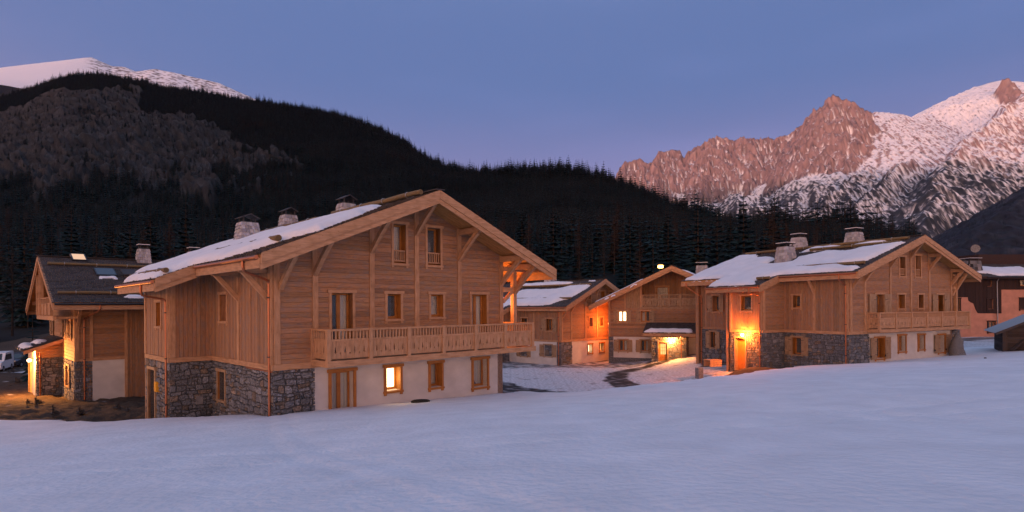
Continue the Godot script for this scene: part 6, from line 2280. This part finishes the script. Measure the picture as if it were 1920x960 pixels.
func small_things() -> void:
	vehicle("parked_van", "pale van parked by the wood at the far left edge", Vector3(-50.6, EYE - 6.05, -57.5), deg_to_rad(-62), "white_paint", true)
	vehicle("parked_car", "dark car parked beside the pale van at far left", Vector3(-52.6, EYE - 6.05, -62.5), deg_to_rad(-75), "dark_paint", false)
	# street lamp behind the end chalet
	var l := thing("street_lamp", "tall street lamp glowing orange above the roof of the end chalet", "street lamp", Vector3(20.18, EYE - 5.0, -80))
	var p := MB.new()
	p.ring_tube(PackedVector3Array([Vector3(0, 0, 0), Vector3(0, 10.5, 0)]), PackedFloat32Array([0.09, 0.05]), 8)
	obj("pole", p, "dark_metal", l)
	var a := MB.new()
	a.ring_tube(PackedVector3Array([Vector3(0, 10.45, 0), Vector3(0, 10.7, 0.35)]), PackedFloat32Array([0.05, 0.04]), 6)
	a.ring_tube(PackedVector3Array([Vector3(0, 10.52, 0.45), Vector3(0, 10.66, 0.45), Vector3(0, 10.74, 0.45)]), PackedFloat32Array([0.36, 0.3, 0.06]), 10)
	obj("hood", a, "dark_metal", l)
	var g := MB.new()
	g.ring_tube(PackedVector3Array([Vector3(0, 10.08, 0.45), Vector3(0, 10.16, 0.45), Vector3(0, 10.34, 0.45), Vector3(0, 10.5, 0.45)]), PackedFloat32Array([0.18, 0.38, 0.42, 0.3]), 12)
	obj("lamp_globe", g, "bulb_sodium", l)
	var o := OmniLight3D.new()
	o.name = "lamp_light"
	o.light_color = Color(1, 0.28, 0.06).linear_to_srgb()
	o.light_energy = 60.0
	o.light_size = 0.1
	o.omni_range = 120.0
	o.omni_attenuation = 2.0
	o.shadow_enabled = true
	o.position = Vector3(0, 10.3, 0.45)
	l.add_child(o, true)
	# by the yard
	var k := MB.new()
	k.slab(PackedVector2Array([Vector2(-0.2, -0.3), Vector2(0.2, -0.3), Vector2(0.2, 0.45), Vector2(-0.2, 0.45)]), -0.2, 0.2, false, 0.03, true)
	tag(obj("concrete_block", k, "concrete", self, Transform3D(Basis(Vector3.UP, 0.3), Vector3(12.9, EYE - 4.75, -40.5))), "squat concrete block at the left corner of the shuttered chalet", "block")
	var cr := thing("crate", "pale wooden crate lying by the corner of the shuttered chalet", "crate", Vector3(14.2, EYE - 4.35, -41.6), deg_to_rad(20))
	for i in 3:
		var q := MB.new()
		q.bx(Vector3(-0.5, 0.03 + i * 0.15, -0.36), Vector3(0.5, 0.16 + i * 0.15, -0.33))
		q.bx(Vector3(-0.5, 0.03 + i * 0.15, 0.33), Vector3(0.5, 0.16 + i * 0.15, 0.36))
		obj("slat", q, "light_wood", cr)
	var lid := MB.new()
	lid.bx(Vector3(-0.52, 0.47, -0.38), Vector3(0.52, 0.5, 0.38))
	obj("lid", lid, "light_wood", cr)
	var dr := thing("drain_cover", "flat dark round cover on the snow in front of the balcony chalet", "drain cover", Vector3(-3.5, EYE + field_h(-3.5, 22.3), -22.3))
	var dm := MB.new()
	dm.ring_tube(PackedVector3Array([Vector3(0, 0.0, 0), Vector3(0, 0.05, 0), Vector3(0, 0.07, 0)]), PackedFloat32Array([0.36, 0.36, 0.32]), 18)
	obj("disc", dm, "rubber", dr)
	var dk := MB.new()
	dk.bx(Vector3(-0.1, 0.06, -0.02), Vector3(0.1, 0.1, 0.02))
	obj("handle", dk, "dark_metal", dr)
	# standing stone at the corner of the right-hand chalet
	var bs := MB.new()
	var rings := 14
	var seg := 20
	for j in rings + 1:
		var t := float(j) / rings
		for i in seg:
			var ang := TAU * i / seg
			var rad := 0.44 * sqrt(maxf(0.0, 1.0 - pow(t, 3.2))) * (1.05 - 0.2 * t)
			if j == rings:
				rad = 0.0
			var d := Vector3(cos(ang) * rad, 1.8 * t - 0.3, sin(ang) * rad * 0.8)
			d += Vector3(cos(ang), 0.3, sin(ang)) * noise_a.get_noise_3d(d.x * 30.0, d.y * 30.0, d.z * 30.0) * 0.14
			bs.v.append(d); bs.t.append(Vector2.ZERO); bs.c.append(Color(0.36, 0.365, 0.375))
	bs.n.resize(bs.v.size())
	for j in rings:
		for i in seg:
			var q := j * seg + i
			var q2 := j * seg + (i + 1) % seg
			for n in [q, q2, q + seg, q2, q2 + seg, q + seg]:
				bs.ix.append(n)
	smooth(bs)
	tag(obj("standing_stone", bs, "stone", self, Transform3D(Basis(Vector3.UP, -0.5), Vector3(31.1, EYE - 3.55, -41.0))), "rounded grey boulder standing under the balcony's right end", "boulder")
	# dry weeds on the rough bank at far left
	var weeds: Array = []
	for q in 420:
		var x := rr(-56.0, -15.0)
		var z := rr(24.0, 56.0)
		if noise_a.get_noise_2d(x * 5.0, z * 5.0) < 0.02 or (x > -36.0 and z > 33.0):
			continue
		var s := rr(0.25, 1.0)
		weeds.append([Transform3D(Basis(Vector3.UP, rng.randf() * TAU).scaled(Vector3(s * 2.6, s * 0.6, s * 2.6)), Vector3(x, EYE + low_ground(x, z) - 0.05, -z)), Color(1, 1, 1) * rr(1.6, 3.2)])
	scatter("dry_weeds", "dry brown weeds on the rough earth at far left", merged(bare_mesh(81, 0.9, 26, false)), weeds, "foliage")
	# clods on the bank
	for q in [[27.0, 33.5], [12.0, 13.0], [23.0, 25.0], [30.5, 34.5]]:
		var cb := MB.new()
		cb.slab(PackedVector2Array([Vector2(-0.06, -0.04), Vector2(0.04, -0.06), Vector2(0.08, 0.02), Vector2(0.0, 0.06), Vector2(-0.05, 0.03)]), 0.0, 0.07, false, 0.02, true)
		tag(obj("clod", cb, "rubber", self, Transform3D(Basis(Vector3.RIGHT, -PI / 2), Vector3(q[0], EYE + field_h(q[0], q[1]) - 0.01, -q[1]))), "small dark clod of earth lying on the open snow", "clod", "clods on the snow")

# ------------------------------------------------------------------ sky, sun, eye
func sky_texture() -> ImageTexture:
	# dusk: blue overhead, mauve low down opposite the sunset, a warm band where the sun has gone (behind the eye, +z), boosted to stand in for unseen lamps on the facades
	var w := 512
	var h := 256
	var im := Image.create(w, h, false, Image.FORMAT_RGBF)
	var wisp := noise(0.9, 4, 61)
	var sun_az := Vector2(-0.3, 1.0).normalized()
	for y in h:
		var el := (0.5 - (y + 0.5) / h) * PI
		for x in w:
			var az := (x + 0.5) / w * TAU
			# column 0 looks along -z, columns turn towards +x
			var d := Vector2(sin(az), -cos(az))
			var s := maxf(sin(el), 0.0)
			var west := 0.5 + 0.5 * d.dot(sun_az)
			var up := Color(SKY_TOP)
			var mid := Color(SKY_MID)
			var low := Color(SKY_LOW)
			var c := low.lerp(mid, smoothstep(0.05, 0.36, s)).lerp(up, smoothstep(0.4, 0.95, s))
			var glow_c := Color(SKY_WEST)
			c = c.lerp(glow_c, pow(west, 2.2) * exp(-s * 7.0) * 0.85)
			var q := wisp.get_noise_3d(d.x * 1.2, s * 9.0, d.y * 1.2)
			c = c.lerp(c * 1.16 + Color(0.022, 0.008, 0.010), clampf(q * 1.9, 0.0, 1.0) * exp(-s * 1.8))
			im.set_pixel(x, y, c)
	return ImageTexture.create_from_image(im)
const SKY_TOP := Color(0.25, 0.345, 0.53)
const SKY_MID := Color(0.105, 0.166, 0.365)
const SKY_LOW := Color(0.30, 0.235, 0.42)
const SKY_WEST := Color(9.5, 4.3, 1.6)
func eye_and_light() -> void:
	var cam := Camera3D.new()
	cam.name = "camera"
	cam.position = Vector3(0, EYE, 0)
	cam.rotation = Vector3(0, 0, -0.0065)
	cam.projection = Camera3D.PROJECTION_FRUSTUM
	cam.near = 0.1
	cam.far = 40000.0
	cam.size = 0.1 * 960.0 / PXF
	cam.frustum_offset = Vector2(0, 0.1 * 95.0 / PXF)
	add_child(cam)
	cam.current = true
	var e := Environment.new()
	e.background_mode = Environment.BG_SKY
	var sm := PanoramaSkyMaterial.new()
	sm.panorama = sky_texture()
	sm.energy_multiplier = 1.0
	e.sky = Sky.new()
	e.sky.sky_material = sm
	e.background_energy_multiplier = 1.0
	e.tonemap_mode = Environment.TONE_MAPPER_LINEAR
	e.tonemap_exposure = 1.2
	e.fog_enabled = true
	e.fog_density = 0.000007
	e.fog_light_color = Color(0.72, 0.78, 1.0)
	e.sdfgi_enabled = true
	e.ssao_enabled = true
	e.ssil_enabled = true
	var we := WorldEnvironment.new()
	we.name = "world_environment"
	we.environment = e
	add_child(we)
	var sun := DirectionalLight3D.new()
	sun.name = "low_sun"
	sun.light_color = Color(1, 0.50, 0.44).linear_to_srgb()
	sun.light_energy = 0.44
	sun.light_angular_distance = 0.5
	sun.shadow_enabled = true
	add_child(sun)
	# almost level, from behind the eye and a little to the left
	sun.look_at_from_position(Vector3.ZERO, Vector3(0.85, 0.062, -1.0), Vector3.UP)

func _ready() -> void:
	rng.seed = 20240
	noise_a = noise(0.05, 3, 71)
	noise_b = noise(0.05, 3, 72)
	noise_r = noise(0.05, 4, 73, FastNoiseLite.TYPE_SIMPLEX_SMOOTH, true)
	eye_and_light()
	make_materials()
	ground()
	far_mountains()
	wooded_mountain()
	chalet_a()
	chalet_b()
	chalet_c()
	chalet_d()
	chalet_e()
	chalet_f()
	shed()
	near_trees()
	small_things()
